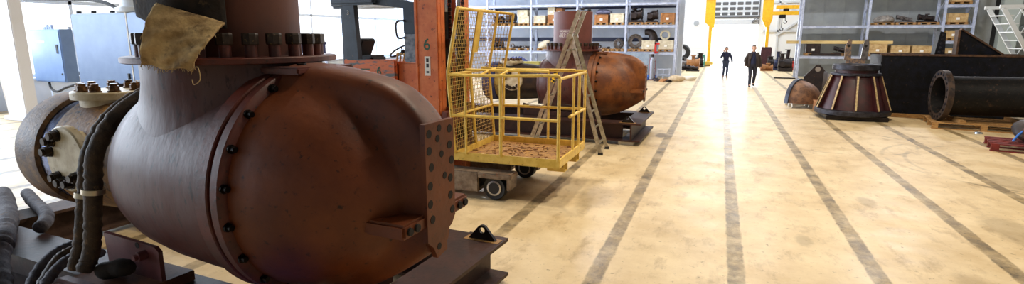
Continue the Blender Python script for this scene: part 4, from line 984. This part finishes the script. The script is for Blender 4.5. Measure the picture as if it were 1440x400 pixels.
# long black shell and its raised fins
t = thing('steel_trough', 'long black pitted steel trough with two bolted fins along the partition', 'trough', (4.35, 18.1, 0))
m = MB()
prof = [(0, .0), (3.35, .0), (3.12, 1.72), (0.02, 1.74)]
m.prism([(.0, .05), (3.0, .05), (3.45, 1.70), (-.05, 1.72)], .06, frame((0, .06, 0), (1, 0, 0), (0, 0, 1)))
m.prism([(.0, .05), (3.0, .05), (3.45, 1.70), (-.05, 1.72)], .06, frame((0, 1.3, 0), (1, 0, 0), (0, 0, 1)))
m.bar((-.02, .65, .05), (-.04, .65, 1.7), 1.24, .06); m.bar((3.0, .65, .05), (3.44, .65, 1.69), 1.24, .06); m.b2((0, .05, .03), (3.0, 1.25, .09)); m.build('trough_wall', bluerust, t, 0)
m = MB(); m.bar((-.1, .03, 1.71), (3.5, .03, 1.70), .12, .05); m.bar((-.1, 1.27, 1.71), (3.5, 1.27, 1.70), .12, .05); m.build('top_rim', brownrim, t, 0)
MB().b2((.1, .1, -.0), (2.9, 1.2, .05)).build('bearer', pal_m, t, 0)
def P18(px, py, Y): p = at(px, py, Y); return (p.x - 4.35, p.z)
m = MB(); m.prism([P18(1311, 84, 18.6), P18(1327, 84, 18.6), P18(1330, 46, 18.6), P18(1322, 44, 18.6)], .3, frame((0, .75, 0), (1, 0, 0), (0, 0, 1))); fn = m.build('fin', bluerust, t, 0)
m = MB()
for k in range(6):
    px = 1315 + k * 1.5; x, z = P18(px + 4, 79 - k * 6, 18.55); m.cyl((x, .44, z), (x, .46, z), .03, None, 10)
m.build('fin_bolt', cone_top, fn)
m = MB(); m.prism([P18(1345, 84, 18.4), P18(1424, 84, 18.4), P18(1404, 72, 18.4), P18(1357, 42, 18.4), P18(1351, 42, 18.4)], .05, frame((0, .45, 0), (1, 0, 0), (0, 0, 1))); fn = m.build('fin', bluerust, t, 0)
m = MB(); a, c = P18(1354, 41, 18.4), P18(1424, 84, 18.4); m.bar((a[0], .42, a[1]), (c[0], .42, c[1]), .16, .04)
a, c = P18(1350, 42, 18.4), P18(1344, 84, 18.4); m.bar((a[0], .42, a[1]), (c[0], .42, c[1]), .26, .05); m.build('fin_rim', brownrim, fn, 0)

# black flanged pipe on a pallet
put_pallet(6.05, 16.35, 0, 2.0, 'wide light wooden pallet under the black flanged pipe', None, None, R(-9), 1.35, .16)
t = thing('flanged_pipe', 'thick black flanged pipe lying on the wide light wooden pallet, open end to the aisle', 'pipe', (5.12, 16.25, .16), R(3))
rP = .50; t.scale = (1, 1, 1.1)
m = MB(); m.lathe([(rP - .1, .05), (rP - .05, .05), (rP - .06, .2), (rP - .07, .4), (rP - .06, 2.1), (rP, 2.2)], 56, (0, 0, .565), 'x', False); m.lathe([(rP - .1, .0), (rP - .14, .3), (rP - .14, 2.2)], 48, (0, 0, .565), 'x', False); m.lathe([(0, 2.1), (rP - .13, 2.1)], 40, (0, 0, .565), 'x', False); m.build('pipe_wall', blackrust, t)
m = MB(); m.lathe([(rP - .09, 0), (rP + .06, 0), (rP + .06, .13), (rP - .09, .13), (rP - .09, 0)], 56, (0, 0, .565), 'x', False); m.build('flange', M('rusty_flange', (70, 52, 40), (40, 30, 28), .55, .2, 9, .4, .6, (22, 20, 22), 14, .55, .65, .4), t)
m = MB(); m.lathe([(rP, 2.12), (rP + .05, 2.12), (rP + .05, 2.25), (rP, 2.25), (rP, 2.12)], 56, (0, 0, .565), 'x', False); m.build('flange', blackrust, t)
for k in range(20):
    a = 2 * PI * k / 20; m = MB(); m.cyl((-.012, (rP - .01) * math.cos(a), .565 + (rP - .01) * math.sin(a)), (.0, (rP - .01) * math.cos(a), .565 + (rP - .01) * math.sin(a)), .03, None, 10); m.build('flange_bolt', bluerust, t)
for x in (.4, 1.7): 
    m = MB(); m.b2((x - .06, -.5, 0), (x + .06, .5, .07)); m.build('chock', pal_m, t, 0)
o = MB().lathe([(0, 0), (.08, 0), (.075, .03), (.05, .04), (.03, .02), (0, .02)], 20).build('metal_disc', M('tin', (190, 196, 200), None, .3, .8), None, 40, (5.72, 15.35, 0)); tag(o, 'small shiny tin lid on the floor in front of the light pallet', 'lid')
o = MB().b2((-.55, -.06, 0), (.55, .06, .1), .005).build('wood_beam', pal_m, None, 0, (4.95, 17.78, 0), (0, 0, R(-8))); tag(o, 'short wooden beam on the floor between the cone casting and the black pipe', 'beam')

put_pallet(5.86, 13.35, 0, 1.35, 'dark red pallet on the open floor', None, redpal, R(-14), 1.0, .15)
t = thing('pump_casting', 'dark lumpy machine casting on the red pallet', 'casting', (5.98, 13.35, .15), R(-14))
MB().lump((0, 0, .2), (.95, .75, .55), 82, .22).build('body', castdk, t, 60)
m = MB(); m.lathe([(.08, -.1), (.2, -.1), (.2, 0), (.08, .05)], 20, (-.15, -.32, .24), 'y'); m.build('port', M('port_brown', (84, 56, 48), (54, 38, 36), .5, 0, 10), t)
hose('coiled_hose', [(5.45, 13.12, .2), (5.53, 13.1, .36), (5.68, 13.05, .5), (5.9, 12.98, .58), (6.1, 12.95, .5), (6.2, 12.92, .34), (6.3, 12.95, .17)], .022, bluehose, 'bright blue hose arched over the dark casting', 'hose', 0, 12, 8, None, False)

# white steel stairs
t = thing('steel_stairs', 'white steel stairs with open treads by the pale green pillar', 'stairs', (7.35, 19.6, 0))
for y in (0, .9):
    MB().bar((.05, y, 3.0), (1.78, y, .02), .05, .11).build('stringer', stair_m, t, 0)
    m = MB(); m.bar((.42, y, 3.02), (1.95, y, .38), .03, .035); m.bar((.80, y, 3.02), (2.12, y, .74), .03, .035)
    for k in range(4): m.bar((.5 + k * .36, y, 2.23 - k * .62 ), (.80 + k * .36 + .02, y, 2.99 - k * .62), .02, .02)
    m.build('handrail', stair_m, t, 0)
for k in range(12):
    x = .14 + k * .135; z = 2.80 - k * .233
    MB().b2((x - .05, .03, z - .012), (x + .2, .87, z + .012)).build('tread', stair_m, t, 0)
m = MB(); m.b2((-.05, -.05, 3.0), (2.9, .0, 3.09)); m.b2((-.05, .9, 3.0), (2.9, .95, 3.09)); m.b2((2.6, .95, 0), (2.75, 1.1, 3.08)); m.b2((2.0, 0, 3.02), (2.9, .9, 3.06)); m.build('landing', stair_m, t, 0)
t = thing('wall_disc', 'pale round disc on the dark wall beyond the stairs', 'disc', (14.85, 35.98, 0)); m = MB(); m.lathe([(0, -.06), (.62, -.05), (.68, 0)], 32, (0, 0, 2.2), 'y'); m.build('disc_plate', M('disc_grey', (150, 156, 156)), t)

# ------------------------------------------------------------------ daylight side: cabinets and clutter
t = thing('control_cabinet', 'tall grey blue control cabinet with two doors near the windows', 'cabinet', (-11.19, 7.3, 0))
w, h = 2.15, 2.66
MB().b2((-w / 2, 0, .1), (w / 2, .6, h), .01).build('body', cab2_m, t, 0)
MB().b2((-w / 2 + .05, .03, 0), (w / 2 - .05, .57, .1)).build('plinth', dsteel_m, t, 0)
for a, c in ((-w / 2 + .01, .52), (.56, w / 2 - .01)):
    dr = MB().b2((a, -.025, .12), (c, 0, h - .02), .006).build('door', cab_m, t, 0)
    MB().b2((c - .12, -.045, 1.2), (c - .07, -.025, 1.5), .005).build('handle', blk_m, dr, 0)
    MB().b2((a, -.027, 1.36), (c, -.024, 1.366)).build('door_seam', M('seam_%d' % int(a * 100 + 200), (110, 132, 166)), dr, 0)
MB().b2((.525, -.03, .12), (.555, 0, h)).build('door_post', white_m, t, 0)
for x in (-1.0, -.55, .0, .5): 
    m = MB(); m.cyl((x, .1, h), (x, .1, h + .05), .045); m.build('lifting_lug', blk_m, t)
t = thing('roof_fan', 'pale round fan unit on top of the tall cabinet', 'fan', (-10.75, 7.62, h))
m = MB(); m.lathe([(.36, 0), (.38, .02), (.38, .1), (.30, .12), (.30, .34), (.2, .36), (0, .36)], 32); m.build('fan_housing', M('fan_pale', (206, 214, 224), None, .4), t)
m = MB(); m.lathe([(.0, .36), (.05, .36), (.05, .42), (0, .43)], 16); m.build('fan_cap', dsteel_m, t)
t = thing('switch_cabinet', 'grey switch cabinet on a post frame beside the white pillar', 'cabinet', (-18.6, 10.25, 0))
m = MB(); m.b2((-.72, 0, .88), (.72, .35, 2.42), .01); m.build('body', cab_m, t, 0)
dr = MB().b2((-.69, -.02, .91), (.69, 0, 2.39), .005).build('door', M('cabinet_door_pale', (124, 150, 188), (116, 142, 182), .35, .1, 2), t, 0)
MB().b2((.5, -.035, 1.72), (.58, -.02, 1.98), .004).build('latch', blk_m, dr, 0); MB().b2((-.35, -.024, 2.02), (.0, -.02, 2.08)).build('name_strip', white_m, dr, 0); MB().cyl((.6, -.03, 1.12), (.6, -.02, 1.12), .03).build('lock', blk_m, dr)
m = MB()
for x in (-.6, .6): m.b2((x - .04, .3, 0), (x + .04, .38, 2.5))
m.build('mount_post', frame_m, t, 0)
m = MB()
for k in range(4): m.cyl((-.2 + k * .1, .18, 2.42), (-.2 + k * .1, .18, 2.5 + .05 * (k % 2)), .04)
m.build('cable_gland', cab2_m, t)
m = MB(); m.tube(bend([(-.3, .1, .88), (-.15, .05, .68), (.2, .0, .6), (.55, .05, .72), (.95, .1, .82)]), .035); m.build('cable', blk_m, t)
m = MB(); m.tube(bend([(-.5, .2, 3.26), (1.6, .2, 3.24), (2.8, .2, 3.16), (3.6, .2, 2.9), (4.2, .1, 2.72)]), .05); o = m.build('hanging_cable', blk_m, None, 40, (-18.8, 10.1, 0)); tag(o, 'black cable slung across the windows to the tall cabinet', 'cable')
t = thing('louvre_panel', 'dark louvred panel leaning against the window wall', 'panel', (-17.3, 11.15, 0), R(8))
m = MB(); m.box((0, 0, .68), (.62, .05, 1.4), Matrix.Rotation(R(-9), 3, 'X') @ Matrix.Rotation(R(-9), 3, 'Y'))
for k in range(12): m.box((-.17 + .02 * k * .9, -.03 + .0 * k, .14 + k * .1), (.5, .06, .03), Matrix.Rotation(R(-9), 3, 'X') @ Matrix.Rotation(R(-9), 3, 'Y'))
m.build('slats', M('louvre_blue_grey', (96, 112, 136), (70, 84, 108), .5, 0, 10), t, 0)
t = thing('workbench', 'pale workbench under the windows with small parts on it', 'bench', (-16.3, 13.5, 0))
MB().b2((-1.2, -.4, .86), (1.8, .4, .92), .01).build('top', cab2_m, t, 0)
for x in (-1.1, 1.7):
    for y in (-.33, .33): MB().b2((x - .04, y - .04, 0), (x + .04, y + .04, .86)).build('leg', frame_m, t, 0)
rb = random.Random(4)
for k in range(7):
    x = -17.3 + k * .42; kind = k % 3
    if kind == 0: o = MB().b2((-.12, -.1, 0), (.12, .1, .2 + .05 * (k % 2)), .01).build('parts_box', [cab2_m, bluebox_m, crate_b][k % 3 if k < 4 else 0], None, 0, (x, 13.4, .92)); lb, ct = 'small parts box on the workbench, ' + ORD[k // 3 if k < 6 else 2], 'box'
    elif kind == 1: o = MB().cyl((0, 0, 0), (0, 0, .22), .07).build('tin_can', [red_m, steel_m, red_m][k // 3], None, 40, (x, 13.45, .92)); lb, ct = 'upright tin on the workbench, ' + ORD[k // 3], 'tin'
    else: o = MB().lump((0, 0, .06), (.26, .2, .16), k, .3).build('loose_fitting', castgr, None, 40, (x, 13.42, .92)); lb, ct = 'loose grey fitting on the workbench, ' + ORD[k // 3], 'fitting'
    tag(o, lb, ct)
t = thing('bench_vice', 'dark bench vice on a pale stand beyond the inlet bolts', 'vice', (-9.35, 6.3, 0))
m = MB(); m.b2((-.25, -.2, 0), (.25, .2, 1.2), .02); m.build('stand', cab2_m, t, 0)
m = MB(); m.b2((-.2, -.08, 1.2), (.1, .08, 1.3), .02); m.b2((-.2, -.1, 1.28), (-.1, .1, 1.42), .01); m.lathe([(.05, -.03), (.1, -.03), (.1, .03), (.05, .03)], 16, (-.2, -.12, 1.36), 'y'); m.build('vice_body', dsteel_m, t)
# stand with the blue crate seen past the near bolts
t = thing('parts_stand', 'low steel stand under the blue crate, beyond the near valve', 'stand', (-11.6, 13.2, 0))
m = MB(); m.b2((-.9, -.45, 1.5), (1.1, .45, 1.56)); m.build('top', galv_m, t, 0)
for x in (-.85, 1.05):
    for y in (-.4, .4): MB().b2((x - .04, y - .04, 0), (x + .04, y + .04, 1.5)).build('leg', galv_m, t, 0)
t = thing('plastic_crate', 'dark blue plastic crate with white marks behind the near valve', 'crate', (-11.6, 13.0, 1.56))
m = MB(); m.b2((-.75, -.3, 0), (.62, .3, .5), .01); m.b2((-.78, -.32, .42), (.65, .32, .5), .01)
for k in range(8): m.b2((-.72 + k * .18, -.315, .06), (-.69 + k * .18, -.3, .42))
m.b2((-.76, -.315, .1), (.63, -.3, .15)); m.build('body', bluebox_m, t, 0)
text('i', .24, 'mark', white_m, t, frame((-.30, -.335, .34), (1, 0, 0), (0, 0, 1))); text('2', .22, 'mark', white_m, t, frame((.36, -.335, .34), (1, 0, 0), (0, 0, 1)))
o = MB().b2((-.2, -.15, 0), (.2, .15, .12), .01).build('parts_tray', M('pale_tray', (170, 170, 150)), None, 0, (-10.72, 12.9, 1.56)); tag(o, 'pale small tray beside the blue crate', 'tray')
# leaning column-side board
o = MB().box((0, 0, .62), (.3, .03, 1.2), Matrix.Rotation(R(-8), 3, 'Y')).build('leaning_board', M('pale_board', (206, 196, 186)), None, 0, (-18.75, 9.2, 0)); tag(o, 'pale board leaning by the foot of the white pillar', 'board')

# ------------------------------------------------------------------ clutter by the far door
def far(px, Y): return at(px, 52, Y).x
t = thing('spare_wheel', 'dark tyre with a pale hub standing among the far clutter', 'wheel', (far(961, 42), 42, 0), R(-12))
m = MB(); m.lathe([(.27, -.16), (.5, -.18), (.56, -.1), (.56, .1), (.5, .18), (.27, .16), (.27, -.16)], 36, (0, 0, .56 + .55), 'y', False); m.build('tyre', blk_m, t)
m = MB(); m.lathe([(0, -.1), (.12, -.12), (.28, -.14), (.28, .14), (0, .1)], 30, (0, 0, 1.11), 'y'); m.build('hub', M('hub_pale', (206, 206, 212), None, .4), t)
MB().b2((-.5, -.4, 0), (.5, .4, .56), .02).build('stand', castdk, t, 0)
for k, (px, Y, w, h, m_, nm, lb) in enumerate((
    (968, 41, 1.3, .75, castgr, 'gearbox', 'grey gearbox lump next to the far spare wheel'), (976, 40, 1.1, .95, crate_b, 'motor_housing', 'brown motor housing among the far clutter'),
    (984, 42.5, .9, 1.05, castdk, 'motor_housing', 'dark upright motor housing before the teal drum'), (966, 38.5, .9, .4, castdk, 'scrap_casting', 'low dark scrap before the far spare wheel'), (977, 37.5, 1.0, .42, castdk, 'scrap_casting', 'low dark scrap before the brown motor housing'))):
    o = MB().machine((0, 0, 0), w, .8, h, 90 + k).build(nm, m_, None, 45, (far(px, Y), Y, 0)); tag(o, lb, 'machine part')
o = MB().lathe([(.0, 0), (.28, 0), (.29, .3), (.3, .31), (.28, .34), (.29, .6), (.3, .62), (.28, .64), (.28, .9), (0, .9)], 28).build('oil_drum', M('teal_drum', (44, 140, 120), (36, 120, 104), .4, 0, 5), None, 40, (far(988, 43.6), 43.4, 0)); tag(o, 'teal oil drum by the left gantry leg', 'drum')
for k, (px, Y, w, h, m_, nm, lb) in enumerate((
    (1079, 42.5, .7, 1.5, M('maroon_box', (74, 34, 42), (60, 30, 36), .5, 0, 8), 'machine_box', 'tall maroon machine box just past the right gantry leg'),
    (1082, 39.5, .9, .5, crate_b, 'scrap_heap_part', 'brown scrap part before the maroon box'),
    (1089, 41.5, .7, .9, castdk, 'motor_housing', 'short black motor housing beside the maroon box'),
    (1099, 40.5, .85, 1.25, M('deep_blue_part', (36, 44, 84), (24, 28, 50), .5, 0, 8), 'pump_housing', 'tall blue black pump housing among the far parts'),
    (1108, 39.5, 1.0, 1.15, castdk, 'motor_housing', 'broad dark motor housing nearest the partition rack'),
    (1114, 42.5, 1.2, 1.35, castdk, 'machine_part', 'dark machine part behind the partition rack post'),
    (1117, 41.0, .7, .6, red_m, 'machine_part', 'small red machine part behind the partition rack post'))):
    o = (MB().b2((-w / 2, -.3, 0), (w / 2, .3, h), .05) if nm == 'machine_box' else MB().machine((0, 0, 0), w, .8, h, 120 + k)).build(nm, m_, None, 45, (far(px, Y), Y, 0)); tag(o, lb, 'machine part')
o = MB().b2((-.5, -.1, 0), (.55, .12, .06), .01).build('steel_plate', dsteel_m, None, 0, (far(1108, 32.4), 32.4, 0)); tag(o, 'dark steel plate on the floor before the partition rack post', 'plate')

# ------------------------------------------------------------------ people
def solid(name, caps, mat, parent, vox, smooth_it=4):
    m = MB()
    for p0, r0, p1, r1 in caps:
        p0, p1 = Vector(p0), Vector(p1); d = p1 - p0; L_ = max(d.length, 1e-5); n = d / L_ if d.length > 1e-5 else Vector((0, 0, 1))
        prof = [(-r0 * math.cos(a), r0 * math.sin(a)) for a in (R(8), R(35), R(62), R(90))] + [(L_ + r1 * math.sin(a), r1 * math.cos(a)) for a in (0, R(28), R(55), R(82))]
        e1 = n.orthogonal().normalized(); e2 = n.cross(e1); prev = None
        for h, r in prof:
            rg = m.ring([p0 + n * h + (e1 * math.cos(2 * PI * k / 14) + e2 * math.sin(2 * PI * k / 14)) * r for k in range(14)])
            if prev: m.skin(prev, rg)
            else: m.cap(rg, True)
            prev = rg
        m.cap(prev)
    o = m.build(name, mat, parent, 180)
    rm = o.modifiers.new('r', 'REMESH'); rm.mode = 'VOXEL'; rm.voxel_size = vox; rm.use_smooth_shade = True
    if smooth_it: sm = o.modifiers.new('s', 'SMOOTH'); sm.iterations = smooth_it; sm.factor = .5
    me = bpy.data.meshes.new_from_object(o.evaluated_get(bpy.context.evaluated_depsgraph_get())); o.modifiers.clear(); o.data = me
    return o
def hand(caps, wrist, fwd, side, curl, s=1.):
    """palm, four bent fingers of unequal length and a thumb from the side of the palm"""
    w, f, sd = Vector(wrist), Vector(fwd).normalized(), Vector(side).normalized(); dn = f.cross(sd).normalized()
    caps.append((w, .024 * s, w + f * .045 * s + sd * .018 * s, .022 * s)); caps.append((w, .022 * s, w + f * .05 * s - sd * .02 * s, .02 * s)); caps.append((w + f * .03, .024, w + f * .075 * s, .02 * s))
    for k, (o_, ln) in enumerate(((.032, .066), (.011, .078), (-.011, .072), (-.032, .055))):
        b0 = w + f * .085 * s + sd * o_ * s; m1 = b0 + (f * math.cos(curl) + dn * math.sin(curl)) * ln * .5 * s; e = m1 + (f * math.cos(2.1 * curl) + dn * math.sin(2.1 * curl)) * ln * .5 * s
        caps.append((b0 - f * .02 * s, .0105, m1, .0095)); caps.append((m1, .0095, e, .008))
    tb0 = w + f * .03 * s + sd * .035 * s; t1 = tb0 + (f * .7 + sd * .75).normalized() * .035 * s; t2 = t1 + (f + sd * .15 + dn * .3).normalized() * .03 * s
    caps.append((tb0, .014, t1, .011)); caps.append((t1, .011, t2, .009))
def person(label, loc, rz, H, joints, top_m, leg_m, coat, hairm, bald=False):
    """joints: shoulders, elbows, wrists, hips, knees, ankles as +x / -x pairs in metres for H = 1.75; faces -Y"""
    t = thing('person', label, 'person', loc, rz); k = H / 1.75
    J = {a: Vector(b) * k for a, b in joints.items()}
    V = lambda *p: Vector(p) * k
    hx = joints.get('headx', (0, 0, 0)); hd = Vector(hx) * k
    caps = [(V(0, 0, .98), .12 * k, V(0, .0, 1.12), .115 * k), (V(-.05, 0, 1.25), .12 * k, V(.05, 0, 1.25), .12 * k), (V(-.09, 0, 1.36), .075 * k, V(.09, 0, 1.36), .075 * k), (V(0, 0, 1.12), .12 * k, V(0, 0, 1.36), .11 * k),
            (V(0, .01, 1.40), .058 * k, V(0, -.005, 1.53) + hd * .6, .052 * k)]
    hc = V(0, -.02, 1.635) + hd
    caps += [(hc + V(0, .02, .015), .088 * k, hc + V(0, .0, .03), .086 * k), (hc + V(0, -.02, -.05), .066 * k, hc + V(0, -.035, -.085), .042 * k), (hc + V(0, -.095, .0), .009 * k, hc + V(0, -.112, -.028), .014 * k),
             (hc + V(-.03, -.082, .03), .013 * k, hc + V(.03, -.082, .03), .013 * k), (hc + V(-.018, -.088, -.055), .008 * k, hc + V(.018, -.088, -.055), .008 * k)]
    for s in ('L', 'R'):
        e = 1 if s == 'L' else -1
        caps += [(hc + V(e * .086, .01, .015), .014 * k, hc + V(e * .09, .012, -.03), .011 * k)]
        sh, el, wr = J['sh' + s], J['el' + s], J['wr' + s]; hp, kn, an = J['hp' + s], J['kn' + s], J['an' + s]
        caps += [(sh, .055 * k, el, .042 * k), (el, .042 * k, wr, .026 * k), (hp, .088 * k, kn, .055 * k), (kn, .055 * k, an, .038 * k), (an, .038 * k, an + V(0, -.13, -.045), .03 * k)]
        d = (wr - el).normalized(); hand(caps, wr + d * .02, d, Vector((-e * .3, -1, 0)) if abs(d.z) > .6 and d.z < 0 else Vector((e, 0, .2)), .45, k)
    solid('body', caps, skin_m, t, .0085, 3)
    tc_ = [(V(0, 0, 1.0), .15 * k, V(0, 0, 1.14), .145 * k), (V(-.06, 0, 1.25), .135 * k, V(.06, 0, 1.25), .135 * k), (V(-.1, 0, 1.36), .085 * k, V(.1, 0, 1.36), .085 * k), (V(-.05, .01, 1.41), .06 * k, V(.05, .01, 1.41), .06 * k), (V(0, 0, 1.1), .15 * k, V(0, 0, 1.36), .125 * k), (V(0, .015, 1.42), .075 * k, V(0, .01, 1.455), .068 * k)]
    for s in ('L', 'R'):
        a = [(J['sh' + s], .07 * k, J['el' + s], .056 * k), (J['el' + s], .056 * k, J['wr' + s] - (J['wr' + s] - J['el' + s]).normalized() * .02, .042 * k)]
        tc_ += a
    solid('sweater', tc_, top_m, t, .012)
    if coat:
        cc = []
        for s in ('L', 'R'):
            e = 1 if s == 'L' else -1
            cc += [(J['sh' + s], .076 * k, J['el' + s], .064 * k), (J['el' + s], .066 * k, J['wr' + s] - (J['wr' + s] - J['el' + s]).normalized() * .03, .052 * k),
                   (V(e * .13, -.06, 1.34), .06 * k, V(e * .17, -.08, .86), .055 * k), (V(e * .14, .04, 1.36), .075 * k, V(e * .15, .06, .86), .075 * k), (V(e * .05, .07, 1.38), .07 * k, V(e * .05, .1, .86), .07 * k), (V(e * .19, 0, 1.25), .05 * k, V(e * .2, 0, .86), .06 * k),
                   (V(e * .06, -.1, 1.46), .022 * k, V(e * .12, -.125, 1.2), .028 * k), (V(e * .06, .06, 1.47), .03 * k, V(0, .08, 1.47), .03 * k)]
        solid('open_jacket', cc, coat, t, .013)
    tr = [(V(0, 0, .93), .14 * k, V(0, 0, 1.02), .142 * k)]
    for s in ('L', 'R'): tr += [(J['hp' + s], .104 * k, J['kn' + s], .073 * k), (J['kn' + s], .073 * k, J['an' + s] + V(0, 0, -.0), .06 * k)]
    solid('trousers', tr, leg_m, t, .012)
    for s in ('L', 'R'):
        an = J['an' + s]; solid('shoe', [(an + V(0, .03, -.045), .045 * k, an + V(0, -.05, -.05), .046 * k), (an + V(0, -.05, -.055), .045 * k, an + V(0, -.17, -.062), .036 * k)], blk_m, t, .009)
    hr = [(hc + V(0, .04, .035), .088 * k, hc + V(0, .045, -.01), .08 * k), (hc + V(0, .0, .065), .078 * k, hc + V(0, .03, .06), .085 * k)]
    solid('hair', hr, hairm, t, .009)
    return t
person('person in dark blue top and jeans in the aisle with one hand at the ear', (.34, 32.2, 0), R(4), 1.66, dict(
    shL=(.165, 0, 1.375), elL=(.29, .03, 1.14), wrL=(.33, -.06, .92), shR=(-.165, 0, 1.375), elR=(-.27, -.12, 1.17), wrR=(-.15, -.13, 1.47),
    hpL=(.09, 0, .92), knL=(.10, -.05, .50), anL=(.09, .02, .09), hpR=(-.09, 0, .92), knR=(-.08, -.04, .50), anR=(-.09, .10, .09), headx=(-.01, -.02, 0)), navycloth, jeans_m, None, hair_m)
person('person striding up the aisle in an open brown jacket over a navy sweater', (1.41, 26.6, 0), R(6), 1.84, dict(
    shL=(.17, 0, 1.375), elL=(.29, .05, 1.12), wrL=(.31, -.02, .86), shR=(-.17, 0, 1.375), elR=(-.30, .0, 1.13), wrR=(-.31, -.12, .89),
    hpL=(.09, 0, .93), knL=(.11, .0, .50), anL=(.10, .20, .13), hpR=(-.09, 0, .93), knR=(-.09, -.10, .52), anR=(-.09, -.10, .085), headx=(0, -.02, 0)), navycloth, dktrouser, coat_m, hair_m)

# ------------------------------------------------------------------ light
w = bpy.data.worlds.new('world'); bpy.context.scene.world = w; w.use_nodes = True
bg = w.node_tree.nodes['Background']; bg.inputs[0].default_value = (.93, .96, 1.0, 1); bg.inputs[1].default_value = 1.8
def area(name, loc, rot, sx, sy, power, colr, spread=PI):
    ld = bpy.data.lights.new(name, 'AREA'); ld.shape = 'RECTANGLE'; ld.size = sx; ld.size_y = sy; ld.energy = power; ld.color = colr; ld.spread = spread
    o = bpy.data.objects.new(name, ld); C.objects.link(o); o.location = loc; o.rotation_euler = rot; return o
area('window_daylight', (-21.2, 12, 4.7), (0, -PI / 2, 0), 6.2, 40, 9000, (.74, .85, 1.0))
area('door_daylight', (1.05, 52.2, 1.9), (-PI / 2, 0, 0), 3.6, 3.6, 1100, (.9, .95, 1.0))
for x, y in ((-3.2, 8.2), (1.0, 6.4), (2.5, 13), (1.5, 21), (8.5, 8)):
    area('high_bay_or_fill', (x, y, 8.7), (0, 0, 0), .6, .6, 345, (1.0, .88, .70))
for x, y in ((-12, 24), (-6, 25.5), (7.5, 27)): area('high_bay_or_fill', (x, y, 8.7), (0, 0, 0), .9, .9, 620, (.95, .95, 1.0))  # cool fill lamps, added to brighten the walls behind the racks
for y in (37, 44): area('far_fill_light', (0, y, 8.85), (0, 0, 0), 12, 4, 1300, (.84, .92, 1.0))  # unseen fill lights added under the closed ceiling to whiten the far hall
